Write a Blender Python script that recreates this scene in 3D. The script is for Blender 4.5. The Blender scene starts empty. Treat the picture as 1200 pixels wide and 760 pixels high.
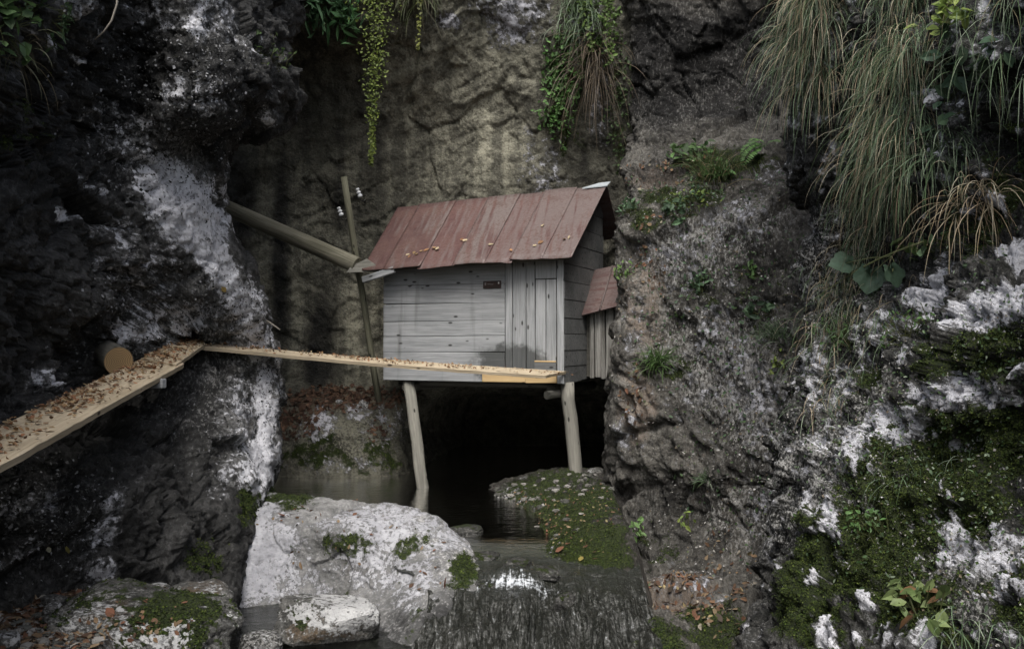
import bpy, math, random
import numpy as np
from mathutils import Vector, Matrix

# ------------------------------------------------------------------ camera, sky, sun, exposure
sc = bpy.context.scene
COL = sc.collection
CAMZ = 1.72                       # eye height above the pool; the pool lies at z = 0
F, CX, CY, YH = 1100.0, 600.0, 380.0, 400.0
PITCH = math.atan((YH - CY) / F)  # the camera looks very slightly up
cam = bpy.data.cameras.new("camera")
cam.sensor_width = 36.0
cam.lens = 36.0 * F / 1200.0
cam.clip_start, cam.clip_end = 0.05, 500
camo = bpy.data.objects.new("camera", cam)
COL.objects.link(camo)
camo.location = (0, 0, CAMZ)
camo.rotation_euler = (math.radians(90) + PITCH, 0, 0)
sc.camera = camo

SUN_EL, SUN_AZ = math.radians(56), math.radians(184)   # azimuth clockwise from +Y: behind the camera, a little left
w = bpy.data.worlds.new("World"); sc.world = w; w.use_nodes = True
wn = w.node_tree
bgn = wn.nodes["Background"]
sky = wn.nodes.new("ShaderNodeTexSky")
sky.sky_type = 'NISHITA'; sky.sun_disc = False
sky.sun_elevation = SUN_EL; sky.sun_rotation = SUN_AZ
sky.air_density = 1.0; sky.dust_density = 4.0; sky.ozone_density = 1.0
hs = wn.nodes.new("ShaderNodeHueSaturation"); hs.inputs["Saturation"].default_value = 0.62   # thin overcast
wn.links.new(sky.outputs[0], hs.inputs["Color"]); wn.links.new(hs.outputs[0], bgn.inputs[0])
bgn.inputs[1].default_value = 0.09
sl = bpy.data.lights.new("sun", 'SUN')
sl.energy = 1.5; sl.angle = math.radians(30); sl.color = (1.0, 0.975, 0.945)
so = bpy.data.objects.new("sun", sl); COL.objects.link(so)
dsun = Vector((math.sin(SUN_AZ) * math.cos(SUN_EL), math.cos(SUN_AZ) * math.cos(SUN_EL), math.sin(SUN_EL)))
so.rotation_euler = dsun.to_track_quat('Z', 'Y').to_euler()
so.location = dsun * 30
sc.view_settings.view_transform = 'Standard'
sc.view_settings.look = 'None'
sc.view_settings.exposure = 1.4
sc.view_settings.gamma = 1.0
sc.view_settings.use_curve_mapping = False
sc.cycles.use_denoising = True
sc.cycles.max_bounces = 6
sc.cycles.diffuse_bounces = 3
sc.cycles.sample_clamp_indirect = 4.0

rng = np.random.default_rng(7)
random.seed(7)
cp, sp = math.cos(PITCH), math.sin(PITCH)
RIGHT = np.array([1.0, 0, 0]); FWD = np.array([0, cp, sp]); UP = np.array([0, -sp, cp])
EYE = np.array([0, 0, CAMZ])

def P(px, py, d):
    """a point of the place from where the eye sees it and how far off it is"""
    px = np.asarray(px, float); py = np.asarray(py, float); d = np.asarray(d, float)
    return EYE + ((px - CX) / F * d)[..., None] * RIGHT + ((CY - py) / F * d)[..., None] * UP + d[..., None] * FWD

def proj(V):
    q = V - EYE
    d = q @ FWD
    return CX + F * (q @ RIGHT) / d, CY - F * (q @ UP) / d, d

# ------------------------------------------------------------------ noise in numpy
_r = np.random.default_rng(11)
PERM = np.concatenate([_r.permutation(256)] * 3).astype(np.int32)
_g = _r.normal(size=(256, 3)); GRAD = (_g / np.linalg.norm(_g, axis=1)[:, None]).astype(np.float32)

def perlin(p):
    p = np.asarray(p, np.float32)
    pi = np.floor(p).astype(np.int32); f = p - pi; pi &= 255
    u = f * f * f * (f * (f * 6 - 15) + 10)
    out = 0
    for dx in (0, 1):
        wx = u[:, 0] if dx else 1 - u[:, 0]
        a = PERM[pi[:, 0] + dx]
        for dy in (0, 1):
            wy = u[:, 1] if dy else 1 - u[:, 1]
            b = PERM[a + pi[:, 1] + dy]
            for dz in (0, 1):
                wz = u[:, 2] if dz else 1 - u[:, 2]
                g = GRAD[PERM[b + pi[:, 2] + dz] & 255]
                dot = g[:, 0] * (f[:, 0] - dx) + g[:, 1] * (f[:, 1] - dy) + g[:, 2] * (f[:, 2] - dz)
                out = out + wx * wy * wz * dot
    return out * 1.5

def fbm(p, oct=4, gain=0.5, lac=2.03):
    a, s, t = 1.0, 0, 0
    for i in range(oct):
        s = s + a * perlin(p + 17.3 * i); t += a
        p = p * lac; a *= gain
    return s / t

def ridged(p, oct=4, gain=0.5, lac=2.07):
    a, s, t = 1.0, 0, 0
    for i in range(oct):
        s = s + a * (1 - 2 * np.abs(perlin(p + 9.1 * i))); t += a
        p = p * lac; a *= gain
    return s / t

CELLR = np.random.default_rng(23).uniform(size=(256, 7)).astype(np.float32)
def blocks(p, tilt=1.0, crack=.25):
    """broken rock: each cell of a jittered lattice is a flat tilted face, with cracks between"""
    p = np.asarray(p, np.float32); pi = np.floor(p).astype(np.int32)
    f1 = np.full(len(p), 9.0, np.float32); f2 = f1.copy(); val = np.zeros(len(p), np.float32)
    for dx in (-1, 0, 1):
        for dy in (-1, 0, 1):
            for dz in (-1, 0, 1):
                c = pi + np.array([dx, dy, dz], np.int32)
                h = PERM[PERM[PERM[c[:, 0] & 255] + (c[:, 1] & 255)] + (c[:, 2] & 255)] & 255
                r = CELLR[h]
                q = p - (c + r[:, :3])
                d = np.sqrt((q * q).sum(1))
                v = (r[:, 3] - .5) + tilt * ((r[:, 4] - .5) * q[:, 0] + (r[:, 5] - .5) * q[:, 1] + (r[:, 6] - .5) * q[:, 2]) * 2
                nearer = d < f1
                f2 = np.where(nearer, f1, np.minimum(f2, d)); val = np.where(nearer, v, val); f1 = np.where(nearer, d, f1)
    return val - crack * np.exp(-((f2 - f1) / .07) ** 2)

def sstep(a, b, x):
    t = np.clip((x - a) / (b - a), 0, 1)
    return t * t * (3 - 2 * t)

# ------------------------------------------------------------------ mesh helpers
def link(o, parent=None):
    COL.objects.link(o)
    if parent is not None:
        o.parent = parent
    return o

def tag(o, label=None, cat=None, group=None, kind=None):
    if label: o["label"] = label
    if cat: o["category"] = cat
    if group: o["group"] = group
    if kind: o["kind"] = kind
    return o

def np_mesh(name, V, faces, mat=None, smooth=True, cols=None, cols2=None):
    """mesh from numpy arrays; faces is (M,k); cols = per vertex RGBA"""
    V = np.ascontiguousarray(V, np.float32); faces = np.ascontiguousarray(faces, np.int32)
    me = bpy.data.meshes.new(name)
    m, k = faces.shape
    me.vertices.add(len(V)); me.vertices.foreach_set("co", V.ravel())
    me.loops.add(m * k); me.loops.foreach_set("vertex_index", faces.ravel())
    me.polygons.add(m)
    me.polygons.foreach_set("loop_start", np.arange(0, m * k, k, dtype=np.int32))
    me.polygons.foreach_set("loop_total", np.full(m, k, np.int32))
    me.polygons.foreach_set("use_smooth", np.full(m, smooth, bool))
    me.update(calc_edges=True)
    for nm, c in (("mask", cols), ("mask2", cols2)):
        if c is not None:
            at = me.color_attributes.new(nm, 'FLOAT_COLOR', 'POINT')
            at.data.foreach_set("color", np.ascontiguousarray(c, np.float32).ravel())
    if mat: me.materials.append(mat)
    return me

def obj(name, me, parent=None):
    return link(bpy.data.objects.new(name, me), parent)

def empty(name, loc=(0, 0, 0), rz=0.0):
    o = bpy.data.objects.new(name, None); COL.objects.link(o)
    o.location = loc; o.rotation_euler = (0, 0, rz); o.empty_display_size = 0.1
    return o

def grid_faces(nv, nu):
    i = np.arange(nv - 1)[:, None] * nu + np.arange(nu - 1)[None, :]
    i = i.ravel()
    return np.stack([i, i + 1, i + nu + 1, i + nu], 1)

def catmull(C, t):
    """C (n,...) control, t float params in [0,n-1]"""
    n = len(C)
    i = np.clip(np.floor(t).astype(int), 0, n - 2); f = t - i
    f = f.reshape(-1, *([1] * (C.ndim - 1)))
    p0 = C[np.clip(i - 1, 0, n - 1)]; p1 = C[i]; p2 = C[i + 1]; p3 = C[np.clip(i + 2, 0, n - 1)]
    return 0.5 * (2 * p1 + (p2 - p0) * f + (2 * p0 - 5 * p1 + 4 * p2 - p3) * f ** 2 + (3 * p1 - p0 - 3 * p2 + p3) * f ** 3)

def even_params(C, axis, n):
    L = np.linalg.norm(np.diff(C, axis=axis), axis=-1).mean(axis=1 - axis)
    cum = np.concatenate([[0], np.cumsum(L)])
    return np.interp(np.linspace(0, cum[-1], n), cum, np.arange(len(cum)))

def normals_grid(V):
    du = np.gradient(V, axis=1); dv = np.gradient(V, axis=0)
    n = np.cross(dv, du)
    n /= np.linalg.norm(n, axis=-1)[..., None] + 1e-9
    return n

def rough(p, seed, a=(0.16, 0.11, 0.035, 0.012), stretch=(1, 1, 1)):
    q = p * np.array(stretch) + seed * 13.7
    wv = np.stack([fbm(q * 0.9 + 31, 2), fbm(q * 0.9 + 57, 2), fbm(q * 0.9 + 83, 2)], 1) * 0.55
    d = a[0] * fbm(q * 0.8, 3) * 1.6
    d = d + a[1] * (ridged(q * 1.9 + wv, 4, 0.55) - 0.25)
    d = d + a[2] * fbm((q + wv * 0.4) * 7.0, 3, 0.6) * 1.6
    d = d - a[3] * np.abs(fbm(q * 24.0, 3, 0.6)) * 3.0
    return d

class Surf: pass

def sheet(name, C, nv, nu, seed, amps, flip=False, stretch=(1, 1, 1), ampf=None, cushion=0.0, fract=None):
    C = np.asarray(C, float)
    tv = even_params(C, 0, nv); tu = even_params(C, 1, nu)
    A = catmull(C, tv)                       # (nv, cols, 3)
    V = catmull(np.swapaxes(A, 0, 1), tu)    # (nu, nv, 3)
    V = np.swapaxes(V, 0, 1)
    N = normals_grid(V)
    if (N * (EYE - V)).sum() < 0: N = -N
    p = V.reshape(-1, 3)
    d = rough(p, seed, amps, stretch)
    if fract:
        wq = p + .10 * np.stack([fbm(p * 2.1 + 3, 2), fbm(p * 2.1 + 33, 2), fbm(p * 2.1 + 63, 2)], 1)
        rot = np.array([[.88, .1, -.46], [-.05, .99, .1], [.47, -.07, .88]])
        for (fq, am, stv) in fract: d = d + am * blocks((wq @ rot) * fq * np.array(stv) + seed * 5.3)
    if cushion: d = d + cushion * (np.abs(fbm(p * 5.5 + 3, 2)) * 1.6 + .6 * np.abs(fbm(p * 13 + 8, 2)) - .5)
    if ampf is not None: d = d * ampf(p)
    V2 = (p + N.reshape(-1, 3) * d[:, None]).reshape(V.shape)
    s = Surf(); s.name = name; s.V = V2; s.N = normals_grid(V2)
    if (s.N * (EYE - V2)).sum() < 0: s.N = -s.N
    s.p = V2.reshape(-1, 3); s.n = s.N.reshape(-1, 3); s.d = d; s.nv, s.nu = nv, nu
    s.px, s.py, s.dep = proj(s.p)
    s.F = grid_faces(nv, nu)
    return s

def anchor(s, px, py):
    """index of the surface vertex the eye sees at that spot"""
    d2 = (s.px - px) ** 2 + (s.py - py) ** 2 + np.where((s.n * (EYE - s.p)).sum(1) > 0, 0, 400)
    c = np.nonzero(d2 < d2.min() + 30)[0]
    return c[np.argmin(s.dep[c])]

def blobs(s, lst, soft=1.0):
    """field of soft patches fixed to the surface. each: (px, py, rx, ry, strength, tilt deg)"""
    out = np.zeros(len(s.p)); neg = np.zeros(len(s.p))
    for b in lst:
        px, py, rx, ry, st = b[:5]; an = math.radians(b[5]) if len(b) > 5 else 0.0
        k = anchor(s, px, py)
        c = s.p[k]; m = s.dep[k] / F
        q = s.p - c
        x = q @ RIGHT; y = -(q @ UP)
        xr = x * math.cos(an) + y * math.sin(an); yr = -x * math.sin(an) + y * math.cos(an)
        dd = np.sqrt((xr / (rx * m)) ** 2 + (yr / (ry * m)) ** 2 + ((q @ FWD) / (1.7 * max(rx, ry) * m + .15)) ** 2)
        v = st * sstep(1.25, 0.35, dd)
        if st > 0: out = np.maximum(out, v)
        else: neg = neg + v
    return out + neg

def rock_masks(s, lichen=(), moss=(), brown=(), tone=(), speck=(), wet=(), base=(0, 0, 0, 1, .3, 0), nz=(1, 1, 1), nf=1.0, vs=1.0, la=1.0):
    q = s.p * nf * np.array([1, 1, vs])
    n1 = fbm(q * 2.3 + 5.5, 4, 0.62); n2 = fbm(q * 9.0 + 2.2, 3, 0.6); n3 = fbm(q * 5.0 + 40, 4, .6)
    up = s.n[:, 2]
    R = base[0] + blobs(s, lichen) ; R = R + (n1 * 0.45 + n2 * 0.75 + fbm(q * 21 + 6, 2) * .55) * la * nz[0] * (R > 0.02)
    G = base[1] + blobs(s, moss); G = G + (n3 * 0.6 + n2 * 0.25 + 0.18 * (up - 0.1)) * nz[1] * (G > 0.02)
    G = G - 1.2 * np.clip(R - .42, 0, .5)
    B = base[2] + blobs(s, brown); B = B + n3 * 0.5 * nz[2] * (B > 0.02)
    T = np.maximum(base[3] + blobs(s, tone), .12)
    S = base[4] + blobs(s, speck)
    W = base[5] + blobs(s, wet)
    s.R, s.G, s.B = R, G, B
    s.c1 = np.stack([np.clip(R, 0, 1.5), np.clip(G, 0, 1.5), np.clip(B, 0, 1.5), T], 1)
    s.c2 = np.stack([np.clip(S, 0, 1.5), np.clip(W, 0, 1), np.zeros_like(S), np.ones_like(S)], 1)

def build_surf(s, mat, kind="structure"):
    me = np_mesh(s.name, s.p, s.F if s.F.shape[1] else s.F, mat, True, s.c1, s.c2)
    o = obj(s.name, me)
    if kind: o["kind"] = kind
    s.o = o
    return o

# ------------------------------------------------------------------ node helpers
def newmat(name):
    m = bpy.data.materials.new(name); m.use_nodes = True
    return m, m.node_tree, m.node_tree.nodes["Principled BSDF"]

class NT:
    def __init__(self, nt): self.nt = nt
    def n(self, t, **kw):
        x = self.nt.nodes.new(t)
        for k, v in kw.items(): setattr(x, k, v)
        return x
    def l(self, a, b): self.nt.links.new(a, b)
    def put(self, sock, v):
        if hasattr(v, "is_linked") or isinstance(v, bpy.types.NodeSocket): self.l(v, sock)
        else: sock.default_value = v
    def math(self, op, a, b=0.0, c=0.0, clamp=False):
        x = self.n("ShaderNodeMath", operation=op); x.use_clamp = clamp
        self.put(x.inputs[0], a); self.put(x.inputs[1], b); self.put(x.inputs[2], c)
        return x.outputs[0]
    def noise(self, vec, scale, detail=6, rough=0.6, dist=0.0):
        x = self.n("ShaderNodeTexNoise")
        if vec is not None: self.l(vec, x.inputs["Vector"])
        x.inputs["Scale"].default_value = scale; x.inputs["Detail"].default_value = detail
        x.inputs["Roughness"].default_value = rough; x.inputs["Distortion"].default_value = dist
        return x.outputs["Fac"]
    def voro(self, vec, scale, out="Distance", feature='F1'):
        x = self.n("ShaderNodeTexVoronoi", feature=feature)
        if vec is not None: self.l(vec, x.inputs["Vector"])
        x.inputs["Scale"].default_value = scale
        return x.outputs[out]
    def mr(self, v, a, b, c=0.0, d=1.0, smooth=True):
        x = self.n("ShaderNodeMapRange"); x.interpolation_type = 'SMOOTHSTEP' if smooth else 'LINEAR'
        self.l(v, x.inputs[0])
        for i, q in enumerate((a, b, c, d)): self.put(x.inputs[i + 1], q)
        return x.outputs[0]
    def mix(self, f, a, b, mode='MIX'):
        x = self.n("ShaderNodeMix", data_type='RGBA', blend_type=mode)
        self.put(x.inputs[0], f)
        for s, v in ((x.inputs[6], a), (x.inputs[7], b)):
            if isinstance(v, (tuple, list)): s.default_value = (*v[:3], 1)
            else: self.l(v, s)
        return x.outputs[2]
    def mapping(self, vec, scale=(1, 1, 1), rot=(0, 0, 0), loc=(0, 0, 0)):
        x = self.n("ShaderNodeMapping"); self.l(vec, x.inputs[0])
        x.inputs["Scale"].default_value = scale; x.inputs["Rotation"].default_value = rot; x.inputs["Location"].default_value = loc
        return x.outputs[0]
    def bump(self, h, strength, dist, normal=None):
        x = self.n("ShaderNodeBump"); x.inputs["Strength"].default_value = strength; x.inputs["Distance"].default_value = dist
        self.l(h, x.inputs["Height"])
        if normal is not None: self.l(normal, x.inputs["Normal"])
        return x.outputs[0]
    def coord(self, kind="Object", ob=None):
        x = self.n("ShaderNodeTexCoord")
        if ob is not None: x.object = ob
        return x.outputs[kind]
    def attr(self, name):
        x = self.n("ShaderNodeAttribute", attribute_name=name); return x
    def sep(self, c):
        x = self.n("ShaderNodeSeparateColor"); self.l(c, x.inputs[0]); return x.outputs

def rock_material(name, dark, light, lich=(0.50, 0.50, 0.53), brown=(0.075, 0.055, 0.035), scale=1.0, streak=0.0, bumpk=1.0, pores=.25, porek=.85, mstr=((1, 1, 1), 0.0), mot=30.0, motc=((0.016, 0.016, 0.014), (0.30, 0.295, 0.28))):
    m, nt, bs = newmat(name); t = NT(nt)
    co = t.coord("Object")
    a1 = t.attr("mask"); a2 = t.attr("mask2")
    s1 = t.sep(a1.outputs["Color"]); s2 = t.sep(a2.outputs["Color"]); tone = a1.outputs["Alpha"]
    N1 = t.noise(co, 3.2 * scale, 9, 0.68, 0.3)
    N2 = t.noise(co, 17 * scale, 8, 0.72)
    N3 = t.noise(co, 62 * scale, 4, 0.65)
    V1 = t.voro(co, 46 * scale)
    V2 = t.voro(co, 21 * scale)
    mixn = t.math('ADD', t.math('MULTIPLY', N1, 0.55), t.math('MULTIPLY', N2, 0.45))
    f = t.mr(mixn, 0.38, 0.64)
    if streak:
        st = t.noise(t.mapping(co, (5, 5, 0.35)), 1.0, 6, 0.6)
        f = t.mr(t.math('ADD', t.math('MULTIPLY', f, 1 - streak), t.math('MULTIPLY', t.mr(st, .35, .65), streak)), 0.1, 0.9)
    base = t.mix(f, dark, light)
    bf = t.mr(t.math('ADD', s1[2], t.math('MULTIPLY', t.math('SUBTRACT', N2, 0.5), 0.9)), 0.35, 0.75)
    base = t.mix(bf, base, brown)
    tv = t.n("ShaderNodeCombineXYZ")
    for i in range(3): t.l(tone, tv.inputs[i])
    base = t.mix(1.0, base, tv.outputs[0], 'MULTIPLY')
    # pale crumbs and flecks, dark pores
    MO = t.noise(t.mapping(co, mstr[0], (0, mstr[1], 0)), mot, 4, 0.66)
    sp_ = t.mr(t.math('ADD', t.math('ADD', t.math('MULTIPLY', MO, 1.0), t.math('MULTIPLY', t.math('SUBTRACT', N1, .5), .35)), t.math('MULTIPLY', s2[0], 0.10)), 0.56, 0.66)
    base = t.mix(t.math('MULTIPLY', sp_, t.mr(s2[0], 0.0, 0.7, 0.15, 0.95, False)), base, motc[1])
    pore = t.mr(t.math('SUBTRACT', MO, t.math('MULTIPLY', t.math('SUBTRACT', N2, .5), .3)), 0.46, 0.36)
    base = t.mix(t.math('MULTIPLY', pore, porek), base, motc[0])
    # white lime crust
    lsum = t.math('ADD', s1[0], t.math('ADD', t.math('MULTIPLY', t.math('SUBTRACT', N2, 0.5), 1.7), t.math('MULTIPLY', t.math('SUBTRACT', N3, 0.5), 0.7)))
    halo = t.mr(lsum, 0.16, 0.52)
    base = t.mix(t.math('MULTIPLY', halo, .75), base, (lich[0] * .26, lich[1] * .26, lich[2] * .25))
    lf = t.mr(lsum, 0.44, 0.62)
    lc = t.mix(t.mr(N1, .3, .7), (lich[0] * .62, lich[1] * .62, lich[2] * .63), lich)
    lc = t.mix(t.math('MULTIPLY', t.mr(MO, .47, .38, 0, .85), t.mr(s1[0], 1.0, .55, pores, 1.0)), lc, (.05, .05, .046))
    base = t.mix(lf, base, lc)
    # moss
    gsum = t.math('ADD', s1[1], t.math('ADD', t.math('MULTIPLY', t.math('SUBTRACT', N2, 0.5), 0.9), t.math('MULTIPLY', t.math('SUBTRACT', N3, 0.5), 0.5)))
    gf = t.mr(gsum, 0.42, 0.58)
    gc = t.mix(t.mr(N3, .35, .7), (0.007, 0.012, 0.003), (0.040, 0.056, 0.009))
    base = t.mix(gf, base, gc)
    t.l(base, bs.inputs["Base Color"])
    t.l(t.math('SUBTRACT', 0.88, t.math('MULTIPLY', s2[1], 0.62)), bs.inputs["Roughness"])
    bs.inputs["Specular IOR Level"].default_value = 0.35
    h = t.math('ADD', t.math('MULTIPLY', N2, 1.0), t.math('ADD', t.math('MULTIPLY', N3, 0.35), t.math('MULTIPLY', V2, 0.30)))
    h = t.math('ADD', h, t.math('ADD', t.math('MULTIPLY', lf, 0.10), t.math('MULTIPLY', MO, 0.5)))
    h = t.math('ADD', h, t.math('MULTIPLY', gf, t.math('MULTIPLY', N3, 0.6)))
    t.l(t.bump(h, 0.85 * bumpk, 0.05 / scale), bs.inputs["Normal"])
    return m

M_LEFT = rock_material("dark_limestone", (0.013, 0.013, 0.012), (0.062, 0.061, 0.058), lich=(.80, .80, .83), mot=28, pores=.55, mstr=((1.4, 1, .7), -.5))
M_BACK = rock_material("stained_limestone", (0.044, 0.042, 0.032), (0.155, 0.149, 0.113), scale=1.5, streak=0.45, porek=.6, bumpk=1.0, mot=34, motc=((.022, .020, .014), (.17, .165, .125)))
M_BUTT = rock_material("weathered_limestone", (0.022, 0.020, 0.017), (0.125, 0.118, 0.102), brown=(.105, .085, .068), porek=.55, mstr=((1.5, 1, .6), .6), mot=30, motc=((.012, .012, .011), (.27, .265, .25)))
M_RIGHT = rock_material("mossy_limestone", (0.018, 0.019, 0.016), (0.105, 0.102, 0.092), lich=(.74, .74, .77), pores=.6, mstr=((1.3, 1.3, .6), 0.0), scale=1.3, mot=52)
M_BOULD = rock_material("pale_limestone", (0.12, 0.12, 0.115), (0.30, 0.297, 0.29), lich=(.42, .422, .44), scale=1.1, bumpk=.7, mot=36, porek=.25, pores=.15, motc=((.05, .05, .045), (.40, .395, .385)))
M_STONE = rock_material("grey_stone", (0.030, 0.030, 0.027), (0.15, 0.147, 0.135), lich=(.52, .52, .51), scale=1.5, bumpk=.9, mot=50)
M_GROUND = rock_material("stream_gravel", (0.018, 0.016, 0.012), (0.11, 0.10, 0.085), brown=(.10, .055, .025), scale=1.6, mot=45)

# ------------------------------------------------------------------ cliffs
def rows_from(tab):
    return np.array([[P(px, py, d) for (px, py, d) in row] for row in tab])

# left cliff with its pale rib
LEFT = [(-260, 350, [2.6, 3.4, 4.4, 5.8, 7.0, 7.8, 8.8, 9.4]),
        (-90, 344, [2.6, 3.4, 4.4, 5.8, 7.2, 7.7, 8.8, 9.4]),
        (0, 340, [2.6, 3.4, 4.3, 5.9, 7.3, 7.6, 8.7, 9.4]),
        (90, 334, [2.7, 3.5, 4.5, 6.3, 7.5, 7.5, 8.2, 9.1]),
        (140, 316, [2.7, 3.6, 4.9, 6.5, 7.5, 7.6, 8.4, 9.0]),
        (172, 262, [2.7, 3.6, 5.0, 6.4, 7.3, 7.8, 8.4, 8.8]),
        (240, 256, [2.8, 3.6, 5.0, 6.1, 7.0, 7.7, 8.3, 8.8]),
        (300, 283, [2.8, 3.6, 5.0, 6.1, 7.1, 7.9, 8.5, 9.0]),
        (350, 303, [2.8, 3.7, 5.1, 6.2, 7.3, 8.3, 8.8, 9.2]),
        (400, 318, [2.8, 3.7, 5.2, 6.5, 7.7, 8.9, 9.15, 9.4]),
        (450, 326, [2.8, 3.7, 5.2, 6.5, 7.6, 8.6, 9.1, 9.4]),
        (500, 327, [2.8, 3.7, 5.2, 6.2, 7.1, 8.0, 8.9, 9.3]),
        (550, 321, [2.8, 3.7, 5.2, 6.0, 6.6, 7.6, 8.4, 9.0]),
        (600, 303, [2.8, 3.7, 5.2, 5.8, 6.2, 7.0, 7.7, 8.3]),
        (660, 280, [2.8, 3.7, 5.2, 5.7, 6.0, 6.6, 7.0, 7.4]),
        (720, 268, [2.8, 3.7, 5.1, 5.5, 5.8, 6.2, 6.5, 6.9]),
        (800, 260, [2.8, 3.7, 4.9, 5.3, 5.6, 5.9, 6.1, 6.5])]
tab = []
for py, r, ds in LEFT:
    pxs = [-420, -200, -60, .2 * r, .45 * r, .7 * r, .9 * r, r]
    row = [(a, py, b) for a, b in zip(pxs, ds)]
    row += [(r - 12, py, ds[-1] + 0.9), (r - 150, py, ds[-1] + 3.4)]
    tab.append(row)
left = sheet("cliff_left", rows_from(tab), 480, 450, 1, (0.16, 0.12, 0.035, 0.014), fract=[(1.7, .13, (1, 1, 1.4)), (5.0, .05, (1, 1, 1.5)), (13, .018, (1, 1, 1.4))], ampf=lambda p: 1 - .62 * np.exp(-((proj(p)[0] - np.interp(proj(p)[1], [100, 180, 250, 300, 350, 450, 550], [250, 225, 240, 265, 285, 308, 305])) / 45) ** 2))
rock_masks(left,
    lichen=[(202, 215, 28, 45, .98, -8), (220, 262, 32, 46, 1.08, -18), (256, 310, 18, 60, 1.05, -24), (280, 350, 16, 50, 1.05, -20), (302, 400, 12, 50, 1.0, -10), (248, 250, 7, 50, 1.0, -10),
            (314, 450, 11, 40, 1.0, -4), (315, 500, 11, 60, 1.1, 4), (310, 550, 14, 50, 1.0, 8),
            (310, 575, 24, 30, .6), (198, 105, 18, 20, .75), (232, 20, 26, 22, .62), (190, 20, 30, 20, .45), (300, 52, 34, 16, .52), (318, 140, 10, 18, .55), (262, 20, 30, 30, .4),
            (165, 392, 44, 18, .72, -8), (215, 375, 50, 30, .6), (60, 435, 20, 20, .60), (72, 455, 10, 14, .6), (78, 250, 12, 10, .85), (95, 20, 20, 34, .66, -30), (62, 45, 10, 22, .6, -20), (102, 76, 6, 6, .8),
            (108, 212, 6, 6, .6), (165, 170, 40, 50, .36), (130, 615, 10, 50, .66, 14), (122, 672, 18, 20, .6), (180, 330, 50, 60, .36, -20), (110, 225, 8, 6, .6),
            (40, 590, 30, 14, .40), (290, 470, 18, 40, .45), (290, 370, 30, 50, .55), (240, 110, 16, 40, .42), (255, 235, 8, 60, .55), (150, 280, 30, 20, .38),
            (80, 760, 80, 26, .3), (25, 645, 20, 14, .4), (290, 530, 18, 60, .40)],
    moss=[(240, 650, 40, 40, .45), (300, 585, 20, 40, .55), (20, 130, 40, 90, .38), (330, 570, 20, 24, .5)],
    tone=[(228, 250, 36, 90, 2.6, -14), (288, 380, 30, 100, 2.6, -14), (310, 500, 22, 80, 2.2), (240, 340, 70, 140, .6, -14), (90, 340, 150, 60, .25), (200, 620, 55, 60, -.5), (110, 130, 60, 130, -.4), (285, 175, 40, 40, -.6), (30, 200, 90, 130, -.35), (215, 150, 40, 60, .2), (280, 110, 60, 50, -.5), (150, 60, 60, 80, -.3),
          (60, 480, 100, 34, -.3)],
    speck=[(250, 30, 60, 30, .4), (200, 190, 50, 70, .4), (210, 390, 90, 50, .45), (60, 600, 60, 50, .25), (270, 430, 60, 120, .4)],
    base=(0, 0, 0, .9, 0.0, 0.15))
build_surf(left, M_LEFT)

# back wall with the cave under the hut
bpx = [150, 300, 400, 470, 500, 560, 640, 730, 800, 900, 1010]
BACK = [(-260, [12.2, 12.0, 12.0, 12.0, 12.1, 12.2, 12.2, 12.0, 11.5, 11, 10]),
        (-60, [12.3, 12.0, 11.8, 11.8, 11.9, 12.1, 12.2, 12.0, 11.8, 11.2, 10]),
        (20, [12.5, 12.3, 12.0, 12.1, 12.1, 12.3, 12.3, 12.0, 12.0, 11.5, 10]),
        (70, [12.8, 12.8, 12.6, 12.5, 12.5, 12.6, 12.4, 12.1, 12.2, 11.8, 10]),
        (140, [13.2, 13.1, 12.9, 12.9, 12.9, 12.9, 12.7, 12.2, 12.0, 11.6, 10.2]),
        (210, [13.3, 13.2, 13.0, 13.0, 13.0, 13.0, 12.8, 12.4, 11.8, 11.2, 10.4]),
        (300, [13.3, 13.2, 13.1, 13.1, 13.1, 13.1, 13.0, 12.6, 12.2, 11.6, 11]),
        (400, [13.3, 13.2, 13.15, 13.2, 13.2, 13.2, 13.2, 13, 12.6, 12, 11]),
        (448, [13.2, 13.1, 13.0, 13.0, 13.4, 13.9, 13.9, 13.6, 13, 12.3, 11]),
        (470, [13.0, 12.6, 12.5, 12.6, 13.6, 15.6, 15.6, 15.0, 14, 12.5, 11]),
        (505, [12.8, 12.3, 12.2, 12.4, 13.8, 16.2, 16.2, 15.4, 14, 12.5, 11]),
        (540, [12.6, 12.1, 12.0, 12.2, 13.6, 16.0, 16.2, 15.4, 14, 12.5, 11]),
        (590, [12.2, 11.9, 11.8, 12.0, 13.4, 15.8, 16.0, 15.2, 14, 12.5, 11])]
back = sheet("cliff_back", rows_from([[(a, py, b) for a, b in zip(bpx, ds)] for py, ds in BACK]), 400, 520, 2, (0.10, 0.04, 0.014, 0.008), fract=[(.8, .045, (1, 1, 1.2)), (3.2, .024, (1, 1, 2.2)), (9, .012, (1, 1, 1.8))], stretch=(1, 1, .8))
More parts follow.
